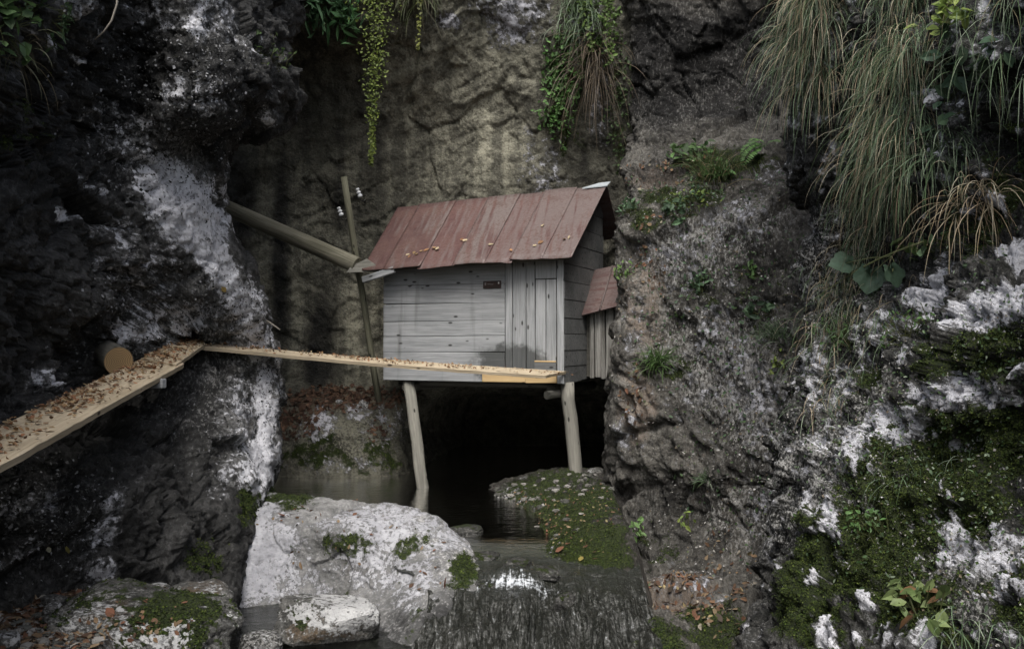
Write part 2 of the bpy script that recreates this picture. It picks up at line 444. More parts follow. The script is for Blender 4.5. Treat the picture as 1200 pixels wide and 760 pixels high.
rock_masks(back,
    lichen=[(600, 20, 45, 40, .58), (640, 200, 20, 60, .33), (690, 40, 25, 50, .5), (700, 120, 16, 60, .42), (620, 190, 16, 40, .30),
            (375, 490, 26, 24, .52), (425, 478, 18, 14, .55), (452, 500, 30, 30, .36), (525, 28, 20, 10, .5), (390, 540, 60, 12, .3), (290, 40, 40, 40, .3)],
    moss=[(370, 525, 45, 26, .50), (430, 535, 55, 28, .42), (430, 20, 70, 30, .40), (340, 540, 30, 30, .4), (660, 140, 40, 80, .40)],
    brown=[(395, 465, 90, 14, .8), (350, 490, 34, 24, .6), (445, 505, 16, 22, .4), (560, 130, 80, 60, .10)],
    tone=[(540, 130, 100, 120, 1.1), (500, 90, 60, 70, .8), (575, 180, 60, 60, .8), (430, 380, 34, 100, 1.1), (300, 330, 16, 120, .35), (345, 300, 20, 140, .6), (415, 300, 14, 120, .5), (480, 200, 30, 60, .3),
          (325, 300, 13, 130, -.9), (378, 400, 18, 60, -1.0), (370, 430, 20, 30, -.5), (398, 240, 14, 40, -.7), (275, 235, 34, 80, -.8), (440, 200, 14, 90, -.4), (370, 150, 70, 70, -.25), (830, 90, 130, 130, -.60), (900, 60, 70, 130, -.2), (680, 150, 30, 120, -.35),  # dark blobs: water stains, plus shade painted into the rib gap and upper recess
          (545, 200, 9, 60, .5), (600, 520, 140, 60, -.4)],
    speck=[(400, 510, 90, 50, .9), (640, 60, 80, 80, .5)],
    base=(0, 0, 0, .9, 0.0, 0.1))
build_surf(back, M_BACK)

# the buttress right of the hut
BUTT = [(-80, 738, [13.6, 12.9, 12.0, 11.6, 11.4, 11.1, 10.6, 9.8]),
        (60, 740, [13.6, 12.9, 12.1, 11.8, 11.7, 11.5, 10.9, 9.6]),
        (120, 742, [13.4, 12.7, 12.0, 11.75, 11.6, 11.2, 10.5, 9.2]),
        (165, 742, [13.0, 12.3, 11.6, 11.3, 11.0, 10.5, 9.8, 8.7]),
        (200, 740, [12.6, 11.8, 11.0, 10.7, 10.3, 9.8, 9.1, 8.1]),
        (232, 735, [12.3, 11.0, 10.3, 10.0, 9.8, 9.4, 8.9, 7.9]),
        (270, 728, [12.3, 10.9, 10.1, 9.75, 9.4, 9.0, 8.5, 7.6]),
        (330, 725, [12.3, 10.8, 10.0, 9.6, 9.2, 8.8, 8.2, 7.3]),
        (400, 722, [12.3, 10.8, 9.9, 9.45, 9.1, 8.6, 8.0, 7.1]),
        (470, 718, [12.3, 10.7, 9.8, 9.35, 9.0, 8.5, 7.9, 7.0]),
        (535, 714, [12.3, 10.7, 9.7, 9.3, 8.9, 8.4, 7.9, 7.0]),
        (560, 715, [12.3, 10.8, 9.7, 9.35, 8.9, 8.4, 8.0, 7.1]),
        (580, 718, [12.3, 10.8, 9.85, 9.45, 8.9, 8.35, 7.95, 7.05]),
        (620, 718, [12.3, 10.7, 9.75, 9.35, 8.8, 8.2, 7.85, 6.95]),
        (660, 720, [12.2, 10.2, 9.2, 8.85, 8.35, 7.85, 7.45, 6.7]),
        (690, 723, [11.9, 9.3, 8.3, 8.0, 7.6, 7.25, 6.85, 6.25]),
        (725, 729, [10.8, 8.4, 7.2, 7.05, 6.8, 6.5, 6.2, 5.8]),
        (770, 738, [9.5, 7.4, 6.25, 6.15, 6.0, 5.9, 5.7, 5.4]),
        (840, 745, [8.5, 6.6, 5.6, 5.6, 5.5, 5.4, 5.3, 5.0])]
off = [50, 8, 0, 28, 90, 160, 225, 330]
butt = sheet("cliff_buttress", rows_from([[(r + o_, py, b) for o_, b in zip(off, ds)] for py, r, ds in BUTT]), 600, 320, 3, (0.11, 0.07, 0.022, 0.010), fract=[(1.6, .10, (1, 1, .8)), (4.2, .045, (1.4, 1, .8)), (12, .011, (1.3, 1, .8))])
rock_masks(butt,
    lichen=[(745, 420, 16, 100, .18), (800, 300, 50, 50, .30), (840, 420, 60, 80, .26), (730, 500, 14, 40, .30), (860, 250, 50, 40, .26), (890, 480, 30, 90, .32),
            (800, 680, 50, 30, .26), (890, 600, 20, 60, .3), (900, 200, 24, 30, .35)],
    moss=[(800, 225, 70, 30, .5), (840, 190, 80, 30, .5), (752, 255, 26, 24, .52), (790, 430, 30, 22, .52), (755, 435, 26, 18, .45), (835, 330, 60, 40, .30), (765, 740, 40, 36, .62), (850, 735, 60, 36, .55),
          (880, 345, 40, 60, .30), (850, 180, 60, 30, .40), (745, 690, 16, 40, .5), (760, 640, 40, 24, .3), (730, 620, 14, 40, .25)],
    brown=[(745, 470, 30, 70, .62), (755, 350, 34, 90, .55), (800, 700, 70, 44, .85), (780, 210, 60, 24, .55), (820, 560, 80, 60, .3)],
    tone=[(750, 400, 34, 170, .75), (735, 500, 24, 60, .6), (880, 330, 60, 60, -.55), (830, 480, 40, 40, -.35), (830, 70, 110, 100, -.85), (760, 90, 40, 110, -.75), (900, 90, 60, 110, -.3), (850, 185, 90, 34, -.5), (780, 190, 40, 30, -.45), (770, 620, 60, 60, -.4), (780, 330, 30, 40, .3), (890, 580, 24, 50, -.6), (800, 590, 80, 24, -.35), (860, 90, 120, 80, -.55), (900, 420, 40, 90, -.1)],  # strong dark blobs paint shade into the upper recess, cleft and undercut
    speck=[(800, 300, 50, 60, .8), (840, 420, 60, 70, .9), (890, 480, 50, 90, .7), (860, 270, 60, 40, .6), (800, 380, 34, 60, .5), (860, 600, 50, 60, .4), (780, 400, 30, 60, .35)],
    base=(0.02, .04, 0.05, 1.15, 0.14, 0))
build_surf(butt, M_BUTT)

# right cliff, near
RIGHTC = [(-330, 905, [6.9, 6.5, 6.1, 5.3, 4.6, 3.6]),
          (-120, 915, [6.9, 6.5, 6.1, 5.3, 4.5, 3.5]),
          (0, 925, [6.9, 6.4, 6.0, 5.2, 4.4, 3.4]),
          (100, 930, [7.0, 6.6, 6.1, 5.3, 4.5, 3.5]),
          (200, 948, [7.2, 6.8, 6.2, 5.4, 4.6, 3.6]),
          (270, 960, [7.3, 6.8, 6.1, 5.3, 4.5, 3.5]),
          (330, 962, [7.2, 6.7, 5.9, 4.9, 4.2, 3.3]),
          (400, 950, [7.1, 6.5, 5.6, 4.65, 4.0, 3.2]),
          (470, 934, [7.0, 6.3, 5.4, 4.65, 4.1, 3.2]),
          (530, 918, [6.8, 6.1, 5.3, 4.75, 4.2, 3.2]),
          (590, 907, [6.6, 5.8, 5.1, 4.5, 3.9, 3.1]),
          (650, 903, [6.3, 5.5, 4.9, 4.3, 3.7, 3.0]),
          (710, 898, [5.9, 5.2, 4.7, 4.1, 3.5, 2.9]),
          (770, 882, [5.5, 5.0, 4.5, 3.9, 3.3, 2.8]),
          (850, 860, [5.1, 4.7, 4.3, 3.7, 3.1, 2.6])]
tab = []
for py, r, ds in RIGHTC:
    row = [(r + 160, py, ds[0] + 3.2), (r + 12, py, ds[0] + 0.7), (r, py, ds[0])]
    row += [(a, py, b) for a, b in zip([r + 45, r + 120, 1150, 1300, 1500], ds[1:])]
    tab.append(row)
right = sheet("cliff_right", rows_from(tab), 600, 450, 4, (0.12, 0.10, 0.035, 0.014), cushion=.06, fract=[(2.4, .10, (1, 1, .7)), (7.0, .045, (1.2, 1, .7)), (18, .016, (1, 1, .7))])
rock_masks(right,
    lichen=[(1092, 345, 20, 34, 1.1, 30), (1140, 368, 24, 24, 1.0), (1185, 345, 40, 34, 1.15), (1170, 230, 9, 24, .9), (1198, 300, 16, 40, .8), (1110, 372, 12, 12, .9),
            (1035, 490, 44, 34, .80, -10), (1092, 462, 26, 18, .95), (1142, 452, 20, 26, .95), (1175, 470, 26, 10, .8), (1000, 520, 26, 50, .66, 15), (958, 600, 14, 50, .66, 5),
            (1108, 610, 20, 30, .80), (1130, 640, 30, 24, .6), (1014, 695, 9, 30, .85), (975, 748, 12, 36, .85), (1112, 575, 6, 30, .7), (1190, 430, 16, 16, .5), (960, 520, 24, 50, .40),
            (1140, 660, 50, 34, .42), (930, 660, 16, 60, .4), (1190, 560, 12, 30, .45), (1180, 640, 30, 40, .4), (960, 440, 22, 60, .45), (1075, 110, 12, 30, .5),
            (1150, 70, 16, 26, .5), (1040, 380, 50, 34, .36), (1110, 520, 20, 14, .4), (1060, 740, 40, 24, .4), (1160, 520, 20, 16, .35)],
    moss=[(1080, 560, 110, 110, .66), (1170, 520, 60, 60, .72), (1000, 650, 80, 90, .66), (1120, 420, 70, 40, .55), (1180, 400, 50, 40, .55), (940, 700, 40, 80, .66), (1060, 700, 60, 60, .5),
          (1180, 700, 40, 60, .45), (1120, 270, 60, 50, .45), (1010, 440, 40, 40, .42), (1180, 200, 40, 80, .45), (1190, 600, 40, 40, .5)],
    brown=[(1080, 690, 40, 40, .5), (1150, 640, 60, 60, .35)],
    tone=[(1150, 530, 50, 40, -.3), (980, 250, 60, 120, -.3), (1090, 150, 60, 130, -.25)],
    speck=[(960, 560, 50, 180, .8), (1150, 680, 70, 70, .7), (960, 330, 40, 90, .8), (1010, 470, 60, 50, .6)],
    base=(0.05, 0.10, 0, .62, 0.12, 0), vs=.55, la=1.35)
build_surf(right, M_RIGHT)

for nm, sg, xs_ in (("cliff_rear_left", -1, [(2.35, 3.3), (2.6, 1.6), (2.9, -.6), (3.2, -3.5), (4.5, -6.5)]), ("cliff_rear_right", 1, [(2.25, 3.4), (2.7, 2.0), (3.0, .2), (3.3, -3.0), (4.6, -6.0)])):
    Cr = np.array([[[sg * (x_ + .12 * math.sin(z_ * 1.3 + k_)), y_, z_] for k_, (x_, y_) in enumerate(xs_)] for z_ in np.linspace(-1.2, 4.6, 8)])
    rear = sheet(nm, Cr, 130, 150, 8 + sg, (0.16, 0.12, 0.04, 0.014), fract=[(1.8, .10, (1, 1, 1.2)), (6, .04, (1, 1, 1))])
    rock_masks(rear, base=(.12, .15 if sg > 0 else .02, 0, .8, .15, 0))
    build_surf(rear, M_RIGHT if sg > 0 else M_LEFT)

# ------------------------------------------------------------------ ground: stream bed and banks
gx = np.concatenate([np.linspace(-9, -4.2, 25)[:-1], np.linspace(-4.2, 2.4, 330), np.linspace(2.4, 8, 30)[1:]])
gy = np.concatenate([np.linspace(-6, 3.9, 30)[:-1], np.linspace(3.9, 11.6, 380), np.linspace(11.6, 18, 40)[1:]])
X, Y = np.meshgrid(gx, gy)
def bump2(x0, y0, rx, ry, h, an=0.0):
    c, s_ = math.cos(an), math.sin(an)
    dx, dy = X - x0, Y - y0
    u = (dx * c + dy * s_) / rx; v = (-dx * s_ + dy * c) / ry
    return h * np.exp(-(u * u + v * v))
Z = np.full_like(X, -0.28)
Z = np.where(True, -0.28 - 0.95 * sstep(6.9, 5.9, Y), Z)                                  # drops below the cascade
kb = sstep(-1.72, -2.15, X + 0.10 * (Y - 5)) * sstep(7.0, 6.2, Y)
Z = Z * (1 - kb) + (.15 + .03 * (5.5 - Y)) * kb             # left leafy bank
Z = Z + 0.75 * sstep(4.6, 3.6, Y) * sstep(-2.4, -1.2, X)                                   # bank under the photographer
XB = np.where(Y > 8.6, .30 - .28 * (Y - 8), -.02 + .25 * (Y - 8))
Z = np.where((Y < 6.9) | (X < -1.2), Z, -.28)
Z = np.maximum(Z, np.where((Y < 6.9) | (X < -1.2), -9, -0.30) + 0.47 * sstep(XB - .55, XB + 1.15, X) * sstep(6.9, 7.7, Y) * sstep(12.6, 11, Y)
               + bump2(.30, 10.6, .75, .45, .05) + bump2(.5, 8.7, .3, .5, .08))
Z = Z - .5 * sstep(-.6, -1.0, X) * sstep(8.6, 8.0, Y) * (1 - kb)
east = sstep(.92, 1.45, X - .03 * (Y - 8)) * sstep(9.9, 9.4, Y)
Z = Z * (1 - east) - 1.3 * east
p3 = np.stack([X.ravel(), Y.ravel(), Z.ravel()], 1)
bk_ = sstep(7.2, 7.8, p3[:, 1]) * sstep(-.8, -.2, p3[:, 0])
zz = bk_ * (.05 * ridged(p3 * 3.1 + 7, 3) + .03 * ridged(p3 * 9 + 2, 2)) + 0.05 * fbm(p3 * 2.2, 3) + 0.045 * ridged(p3 * 6.0 + 3, 3) * .6 + 0.012 * fbm(p3 * 26.0, 2) - .015
p3[:, 2] += zz
ground = Surf(); ground.name = "ground"; ground.p = p3; ground.V = p3.reshape(len(gy), len(gx), 3)
ground.N = normals_grid(ground.V)
if ground.N[..., 2].mean() < 0: ground.N = -ground.N
ground.n = ground.N.reshape(-1, 3); ground.F = grid_faces(len(gy), len(gx)); ground.d = zz
ground.px, ground.py, ground.dep = proj(ground.p)
ground.px = np.where(ground.dep > .5, ground.px, -9999)
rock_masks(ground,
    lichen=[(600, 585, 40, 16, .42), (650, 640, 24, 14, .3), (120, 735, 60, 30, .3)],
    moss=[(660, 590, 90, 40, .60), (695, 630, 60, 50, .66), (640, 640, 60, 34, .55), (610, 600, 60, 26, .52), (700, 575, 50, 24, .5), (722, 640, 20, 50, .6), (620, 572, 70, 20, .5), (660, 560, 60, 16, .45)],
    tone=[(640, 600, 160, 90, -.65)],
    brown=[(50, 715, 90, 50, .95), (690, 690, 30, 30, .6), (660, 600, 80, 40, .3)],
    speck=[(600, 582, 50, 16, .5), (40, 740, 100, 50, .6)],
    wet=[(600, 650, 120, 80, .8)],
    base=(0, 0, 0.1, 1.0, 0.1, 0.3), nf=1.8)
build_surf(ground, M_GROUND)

# ------------------------------------------------------------------ water
def water_material(name, deep, foamy):
    m, nt, bs = newmat(name); t = NT(nt)
    co = t.coord("Object"); a = t.attr("mask"); s = t.sep(a.outputs["Color"])
    fl = t.noise(t.mapping(co, (13, 2.4, 3.2)), 1.0, 4, 0.55, 1.8)
    fs = t.noise(t.mapping(co, (38, 5, 7)), 1.0, 4, 0.6, 1.0)
    fn = t.noise(co, 34, 6, 0.7)
    rp = t.noise(t.mapping(co, (7, 13, 13)), 1.0, 5, 0.6, .9)
    foam = t.mr(t.math('ADD', s[0], t.math('ADD', t.math('MULTIPLY', t.math('SUBTRACT', fs, .5), 1.2), t.math('MULTIPLY', t.math('SUBTRACT', fn, .5), 1.5))), .45, .95)
    t.l(t.mix(foam, t.mix(s[2], deep, t.mix(t.mr(t.math('ADD', t.math('MULTIPLY', fs, .6), t.math('MULTIPLY', fn, .5)), t.math('SUBTRACT', .62, t.math('MULTIPLY', s[1], .12)), t.math('SUBTRACT', .86, t.math('MULTIPLY', s[1], .10))), (.010, .010, .008), (.13, .13, .122))), foamy), bs.inputs["Base Color"])
    t.l(t.math('ADD', 0.04, t.math('MULTIPLY', foam, 0.5)), bs.inputs["Roughness"])
    bs.inputs["IOR"].default_value = 1.33; bs.inputs["Specular IOR Level"].default_value = .5
    t.l(t.math('MULTIPLY', t.math('SUBTRACT', 1.0, foam), t.math('SUBTRACT', 1.0, s[2])), bs.inputs["Transmission Weight"])
    h = t.math('ADD', t.math('MULTIPLY', fl, s[1]), t.math('MULTIPLY', rp, t.math('SUBTRACT', 1.05, s[1])))
    h = t.math('ADD', h, t.math('MULTIPLY', fs, t.math('MULTIPLY', s[1], .22)))
    st = t.math('ADD', .10, t.math('MULTIPLY', s[1], 1.3), clamp=True)
    b = t.n("ShaderNodeBump"); t.l(st, b.inputs["Strength"]); b.inputs["Distance"].default_value = 0.09
    t.l(h, b.inputs["Height"]); t.l(b.outputs[0], bs.inputs["Normal"])
    return m
M_WATER = water_material("stream_water", (0.10, 0.115, 0.09), (0.55, 0.58, 0.61))

# one sheet: pool, run and cascade. rows by distance along the stream
flow = [(15.5, 0.0, -2.6, 2.2), (12.0, 0.0, -3.4, 1.4), (10.0, 0.0, -3.0, 1.1), (8.6, 0.0, -2.2, 1.0), (8.0, -0.003, -1.5, 1.0), (7.5, -0.006, -1.0, 1.0), (7.3, -.015, -.9, 1.0), (7.1, -0.04, -.70, 1.0), (6.9, -.085, -.62, 1.0),
        (6.7, -.14, -.60, 1.0), (6.5, -.205, -.62, 1.0), (6.3, -.28, -.68, 1.0), (6.1, -.37, -.76, 1.0), (5.9, -.50, -.85, 1.0), (5.6, -.8, -.95, 1.0)]
Cw = np.array([[[x, y, z] for x in np.linspace(a, b, 7)] for (y, z, a, b) in flow])
tv = np.interp(np.linspace(0, 1, 300), [0, .35, 1], [0, 4, len(flow) - 1]); tu = np.linspace(0, 6, 170)
Vw = np.swapaxes(catmull(np.swapaxes(catmull(Cw, tv), 0, 1), tu), 0, 1)
pw = Vw.reshape(-1, 3).copy()
fy = np.array([f_[0] for f_ in flow][::-1]); fz = np.array([f_[1] for f_ in flow][::-1])
shift = .22 * np.clip(np.abs((pw[:, 0] - .08) / .85), 0, 1.3) ** 2 + .50 * fbm(pw * np.array([1.9, .9, 0]) + 3, 3)
near = sstep(8.3, 7.3, pw[:, 1])
pw[:, 2] = np.interp(pw[:, 1] - shift * near, fy, fz)
run = sstep(8.4, 7.0, pw[:, 1])
casc = sstep(7.05, 6.55, pw[:, 1] - shift * near)
pw[:, 2] += run * (0.030 * fbm(pw * np.array([6, 5, 5]), 4, .6)) + .002 * fbm(pw * 3, 2)
pw[:, 2] += .06 * np.exp(-((pw[:, 0] - .02) / .20) ** 2 - ((pw[:, 1] - 7.12) / .10) ** 2)          # standing wave
lipn = fbm(pw * np.array([1.6, .8, 0]) + 4, 3)
pw[:, 2] += sstep(7.1, 6.5, pw[:, 1]) * (.10 * lipn + .09 * ridged(pw * np.array([3.2, 1.6, 0]) + 2, 3) - .03) + casc * .05 * fbm(pw * np.array([17, 5, 0]), 3, .6)
wpx, wpy, wd = proj(pw)
foam = 0.66 * np.exp(-((pw[:, 0] - .02 - .1 * (pw[:, 1] - 6.95)) / .30) ** 2 - ((pw[:, 1] - 6.98 + .15 * np.abs(pw[:, 0])) / .09) ** 2) + .35 * np.exp(-((pw[:, 0] - .05) / .22) ** 2 - ((pw[:, 1] - 7.2) / .16) ** 2) + .20 * casc + .05 * run
wm = np.stack([np.clip(foam, 0, 1), np.clip(run * .45 + casc * .55, 0, 1), np.clip(.9 * sstep(8.3, 7.3, pw[:, 1]) + .05 * casc, 0, 1), np.ones(len(pw))], 1)
wo = obj("water", np_mesh("water", pw, grid_faces(300, 170), M_WATER, True, wm))
tag(wo, kind="structure")
# lower pool
lp = np.array([[[x, y, -0.335] for x in np.linspace(-3.0, -.6, 40)] for y in np.linspace(4.6, 7.9, 50)]).reshape(-1, 3)
lp[:, 2] += .004 * fbm(lp * 4, 2)
lo = obj("water_pool", np_mesh("water_pool", lp, grid_faces(50, 40), M_WATER, True, np.tile([0.0, .05, .0, 1], (len(lp), 1))))
tag(lo, kind="structure")

# ------------------------------------------------------------------ boulders and stones
def cube_sphere(n):
    import itertools
    bmv = []; bmf = []; idx = {}
    def vid(v):
        k = tuple(np.round(v, 5))
        if k not in idx: idx[k] = len(bmv); bmv.append(v)
        return idx[k]
    g = np.linspace(-1, 1, n + 1)
    for ax in range(3):
        for sg in (-1, 1):
            for i in range(n):
                for j in range(n):
                    q = []
                    for a, b in ((i, j), (i + 1, j), (i + 1, j + 1), (i, j + 1)):
                        v = np.zeros(3); v[ax] = sg; v[(ax + 1) % 3] = g[a]; v[(ax + 2) % 3] = g[b] ; q.append(vid(v))
                    bmf.append(q if sg > 0 else q[::-1])
    V = np.array(bmv); V = V / np.linalg.norm(V, axis=1)[:, None]
    return V, np.array(bmf)
CS = {n: cube_sphere(n) for n in (8, 30, 76)}

def stone(name, label, c, r, rz=0, seed=0, n=30, mat=None, power=1.5, amp=.22, masks=None, cat="stone", group=None, tilt=0, cut=None):
    V, Fc = CS[n]
    q = np.sign(V) * np.abs(V) ** (1 / power) if power != 1 else V
    q = q / (np.abs(q) ** 3).sum(1)[:, None] ** (1 / 3)
    d = fbm(q * 1.1 + seed * 7.7, 3) * 1.3 * amp + ridged(q * 2.0 + seed * 3.1, 3) * amp * .35 + fbm(q * 6 + seed, 4, .6) * amp * .42 - np.abs(fbm(q * 17 + seed, 3)) * amp * .35
    q = q * (1 + d)[:, None]
    if cut is not None:
        for (nx, ny, nz, o_) in cut:
            nn = np.array([nx, ny, nz], float); nn /= np.linalg.norm(nn)
            e = q @ nn - o_
            q = q - nn * (np.maximum(e, 0) * .85)[:, None]
    q = q * np.array(r)
    ca, sa = math.cos(tilt), math.sin(tilt)
    q = np.stack([q[:, 0] * ca + q[:, 2] * sa, q[:, 1], -q[:, 0] * sa + q[:, 2] * ca], 1)
    ca, sa = math.cos(rz), math.sin(rz)
    q = np.stack([q[:, 0] * ca - q[:, 1] * sa, q[:, 0] * sa + q[:, 1] * ca, q[:, 2]], 1)
    s = Surf(); s.name = name; s.p = q + np.asarray(c); s.F = Fc; s.d = d
    tri = s.p[Fc]; fn = np.cross(tri[:, 2] - tri[:, 0], tri[:, 3] - tri[:, 1])
    nn = np.zeros_like(q)
    for k in range(4): np.add.at(nn, Fc[:, k], fn)
    s.n = nn / (np.linalg.norm(nn, axis=1)[:, None] + 1e-9)
    s.px, s.py, s.dep = proj(s.p)
    rock_masks(s, nf=2.6, nz=(1.2, 1.9, 1.2), **(masks or dict(base=(.2, .1, 0, 1, .3, 0))))
    me = np_mesh(name, q, Fc, mat or M_STONE, True, s.c1, s.c2)
    o = obj(name, me); o.location = tuple(np.asarray(c, float))
    tag(o, label, cat, group); s.o = o
    return s

# the big pale boulder: control rows from its back under water over the crest to the foot
B = [[(205, 640, 9.2), (260, 645, 9.3), (380, 650, 9.2), (470, 652, 9.0), (545, 665, 8.5), (585, 675, 7.9), (590, 690, 7.5)],
     [(198, 590, 8.7), (255, 574, 8.8), (335, 578, 8.7), (430, 592, 8.45), (505, 603, 8.15), (556, 643, 7.75), (580, 690, 7.35)],
     [(200, 605, 8.4), (252, 592, 8.4), (330, 592, 8.3), (425, 600, 8.05), (500, 612, 7.8), (560, 655, 7.4), (578, 700, 7.1)],
     [(210, 625, 8.1), (246, 616, 7.9), (320, 612, 7.9), (400, 620, 7.65), (478, 636, 7.45), (556, 672, 7.1), (572, 715, 6.9)],
     [(210, 665, 7.8), (240, 660, 7.55), (312, 655, 7.65), (392, 660, 7.58), (462, 682, 7.15), (540, 690, 6.85), (562, 730, 6.75)],
     [(210, 710, 7.5), (236, 705, 7.25), (310, 706, 7.4), (385, 712, 7.4), (440, 730, 6.85), (515, 712, 6.62), (548, 748, 6.6)],
     [(210, 760, 7.2), (232, 755, 7.0), (308, 760, 7.1), (380, 768, 7.05), (420, 772, 6.55), (488, 748, 6.42), (520, 775, 6.45)],
     [(210, 830, 6.8), (232, 830, 6.7), (308, 840, 6.7), (380, 840, 6.65), (415, 840, 6.2), (470, 815, 6.1), (505, 830, 6.2)]]
boul = sheet("boulder", rows_from(B), 320, 350, 6, (0.05, 0.04, 0.014, 0.006), fract=[(2.0, .035, (1, 1, 1)), (8, .008, (1, 1, 1))])
rock_masks(boul,
    lichen=[(300, 650, 60, 60, .85), (295, 600, 40, 30, .8), (430, 650, 60, 40, .5), (520, 620, 50, 40, .5), (440, 610, 80, 20, .55), (480, 670, 50, 30, .5), (360, 690, 60, 30, .4)],
    moss=[(405, 640, 55, 24, .60), (470, 625, 50, 16, .45), (335, 650, 16, 26, .50), (545, 660, 22, 26, .60), (455, 640, 36, 18, .42), (465, 655, 16, 26, .44), (500, 735, 40, 24, .35), (300, 570, 30, 16, .6), (345, 574, 40, 12, .62), (265, 640, 10, 60, .3), (400, 705, 30, 20, .3)],
    brown=[(420, 650, 60, 30, .45), (400, 690, 60, 24, .3), (300, 700, 40, 14, .3)],
    tone=[(400, 650, 70, 34, -.35), (300, 690, 40, 30, .2), (490, 740, 70, 30, -.65), (540, 710, 40, 40, -.6), (450, 715, 40, 24, -.25)],
    speck=[(490, 610, 80, 24, .7), (525, 640, 40, 30, .6)],
    wet=[(500, 740, 70, 30, .9), (550, 715, 30, 40, .9)],
    base=(.1, 0, 0, 1.0, .2, 0), nz=(.7, 1, 1))
o = build_surf(boul, M_BOULD, None)
tag(o, "huge pale limestone boulder with a smooth hollowed front between stream and dark cliff", "boulder")

def base_at(px, py, d): return P(px, py, d)
c = P(384, 728, 6.55)
pool_stone = stone("boulder", "wedge shaped pale boulder with brown mossy top lying in the lower pool", c, (.34, .24, .17), rz=.15, seed=3, n=76, power=1.9, amp=.16, cat="boulder", tilt=.10,
    cut=[(-.5, -1, .5, .62), (0, 0, 1, .80), (.3, -.9, -.3, .7)],
    masks=dict(lichen=[(410, 715, 44, 26, .75), (365, 712, 40, 14, .6), (390, 735, 30, 14, .5)], moss=[(352, 715, 18, 14, .5)], brown=[(360, 730, 30, 24, .7), (400, 740, 40, 16, .5)], base=(.12, 0, .15, 1.2, .2, 0)))
c = P(165, 752, 5.35)
bank_rock = stone("boulder", "low rounded boulder half covered in moss and white crust on the leafy bank", c, (.50, .40, .26), rz=-.2, seed=8, n=76, power=1.3, amp=.16, cat="boulder", tilt=.08,
    masks=dict(lichen=[(205, 740, 40, 20, .58), (110, 735, 50, 30, .34), (170, 745, 30, 16, .5)], moss=[(195, 712, 40, 22, .62), (230, 735, 20, 30, .5), (150, 755, 40, 16, .4)], speck=[(110, 735, 60, 40, .6)], brown=[(130, 715, 40, 16, .6)], base=(.10, .10, .08, .75, .15, 0)))
c = P(237, 712, 6.0)
brown_rock = stone("boulder", "squat brownish boulder with mossy side next to the small lower pool", c, (.19, .20, .15), rz=.3, seed=12, n=30, power=1.6, amp=.16, cat="boulder",
    masks=dict(moss=[(238, 725, 12, 18, .6)], brown=[(235, 700, 40, 20, .5)], lichen=[(245, 700, 24, 14, .4)], base=(.1, 0, .2, 1.1, .3, 0)))
c = P(306, 757, 6.2)
speck_rock = stone("boulder", "black and white speckled boulder at the lower pool's edge below the wedge shaped one", c, (.13, .13, .09), rz=.3, seed=15, n=30, power=1.3, amp=.2, cat="boulder",
    masks=dict(base=(.30, .05, 0, .7, 1.0, 0)))
extra = [("small flat grey stone lying against the black cliff foot above mossy boulder", (186, 690, 5.95), (.065, .05, .035), .35),
         ("small rounded grey stone beside the squat brownish boulder", (212, 690, 5.95), (.05, .05, .03), .2),
         ("pale angular stone among brown leaves on the bank", (62, 712, 5.3), (.05, .04, .03), .3),
         ("white chip of stone at the bank's outer edge", (10, 750, 4.75), (.06, .05, .035), .5),
         ("bluish grey stone sunk into leaf litter", (64, 703, 5.45), (.07, .05, .03), .1),
         ("grey rounded stone in the cave mouth under the hut", (617, 566, 10.9), (.12, .09, .08), .05),
         ("flat grey stone behind the right hut post", (655, 562, 10.9), (.14, .10, .06), .1),
         ("pale stone right of the right hut post", (700, 556, 10.7), (.13, .10, .07), .35),
         ("small white stone at the pool bank between leaves and water", (397, 474, 12.5), (.06, .05, .07), .6),
         ("round white stone at the brown leaf ledge behind the hut's left post", (425, 477, 12.5), (.08, .06, .08), .5)]
for i, (lb, (a, b_, d), r, li) in enumerate(extra):
    stone("stone", lb, P(a, b_, d), r, rz=i * .7, seed=20 + i, n=8, power=1.5, amp=.25, masks=dict(base=(li, 0, .05, 1.1, .3, 0)))

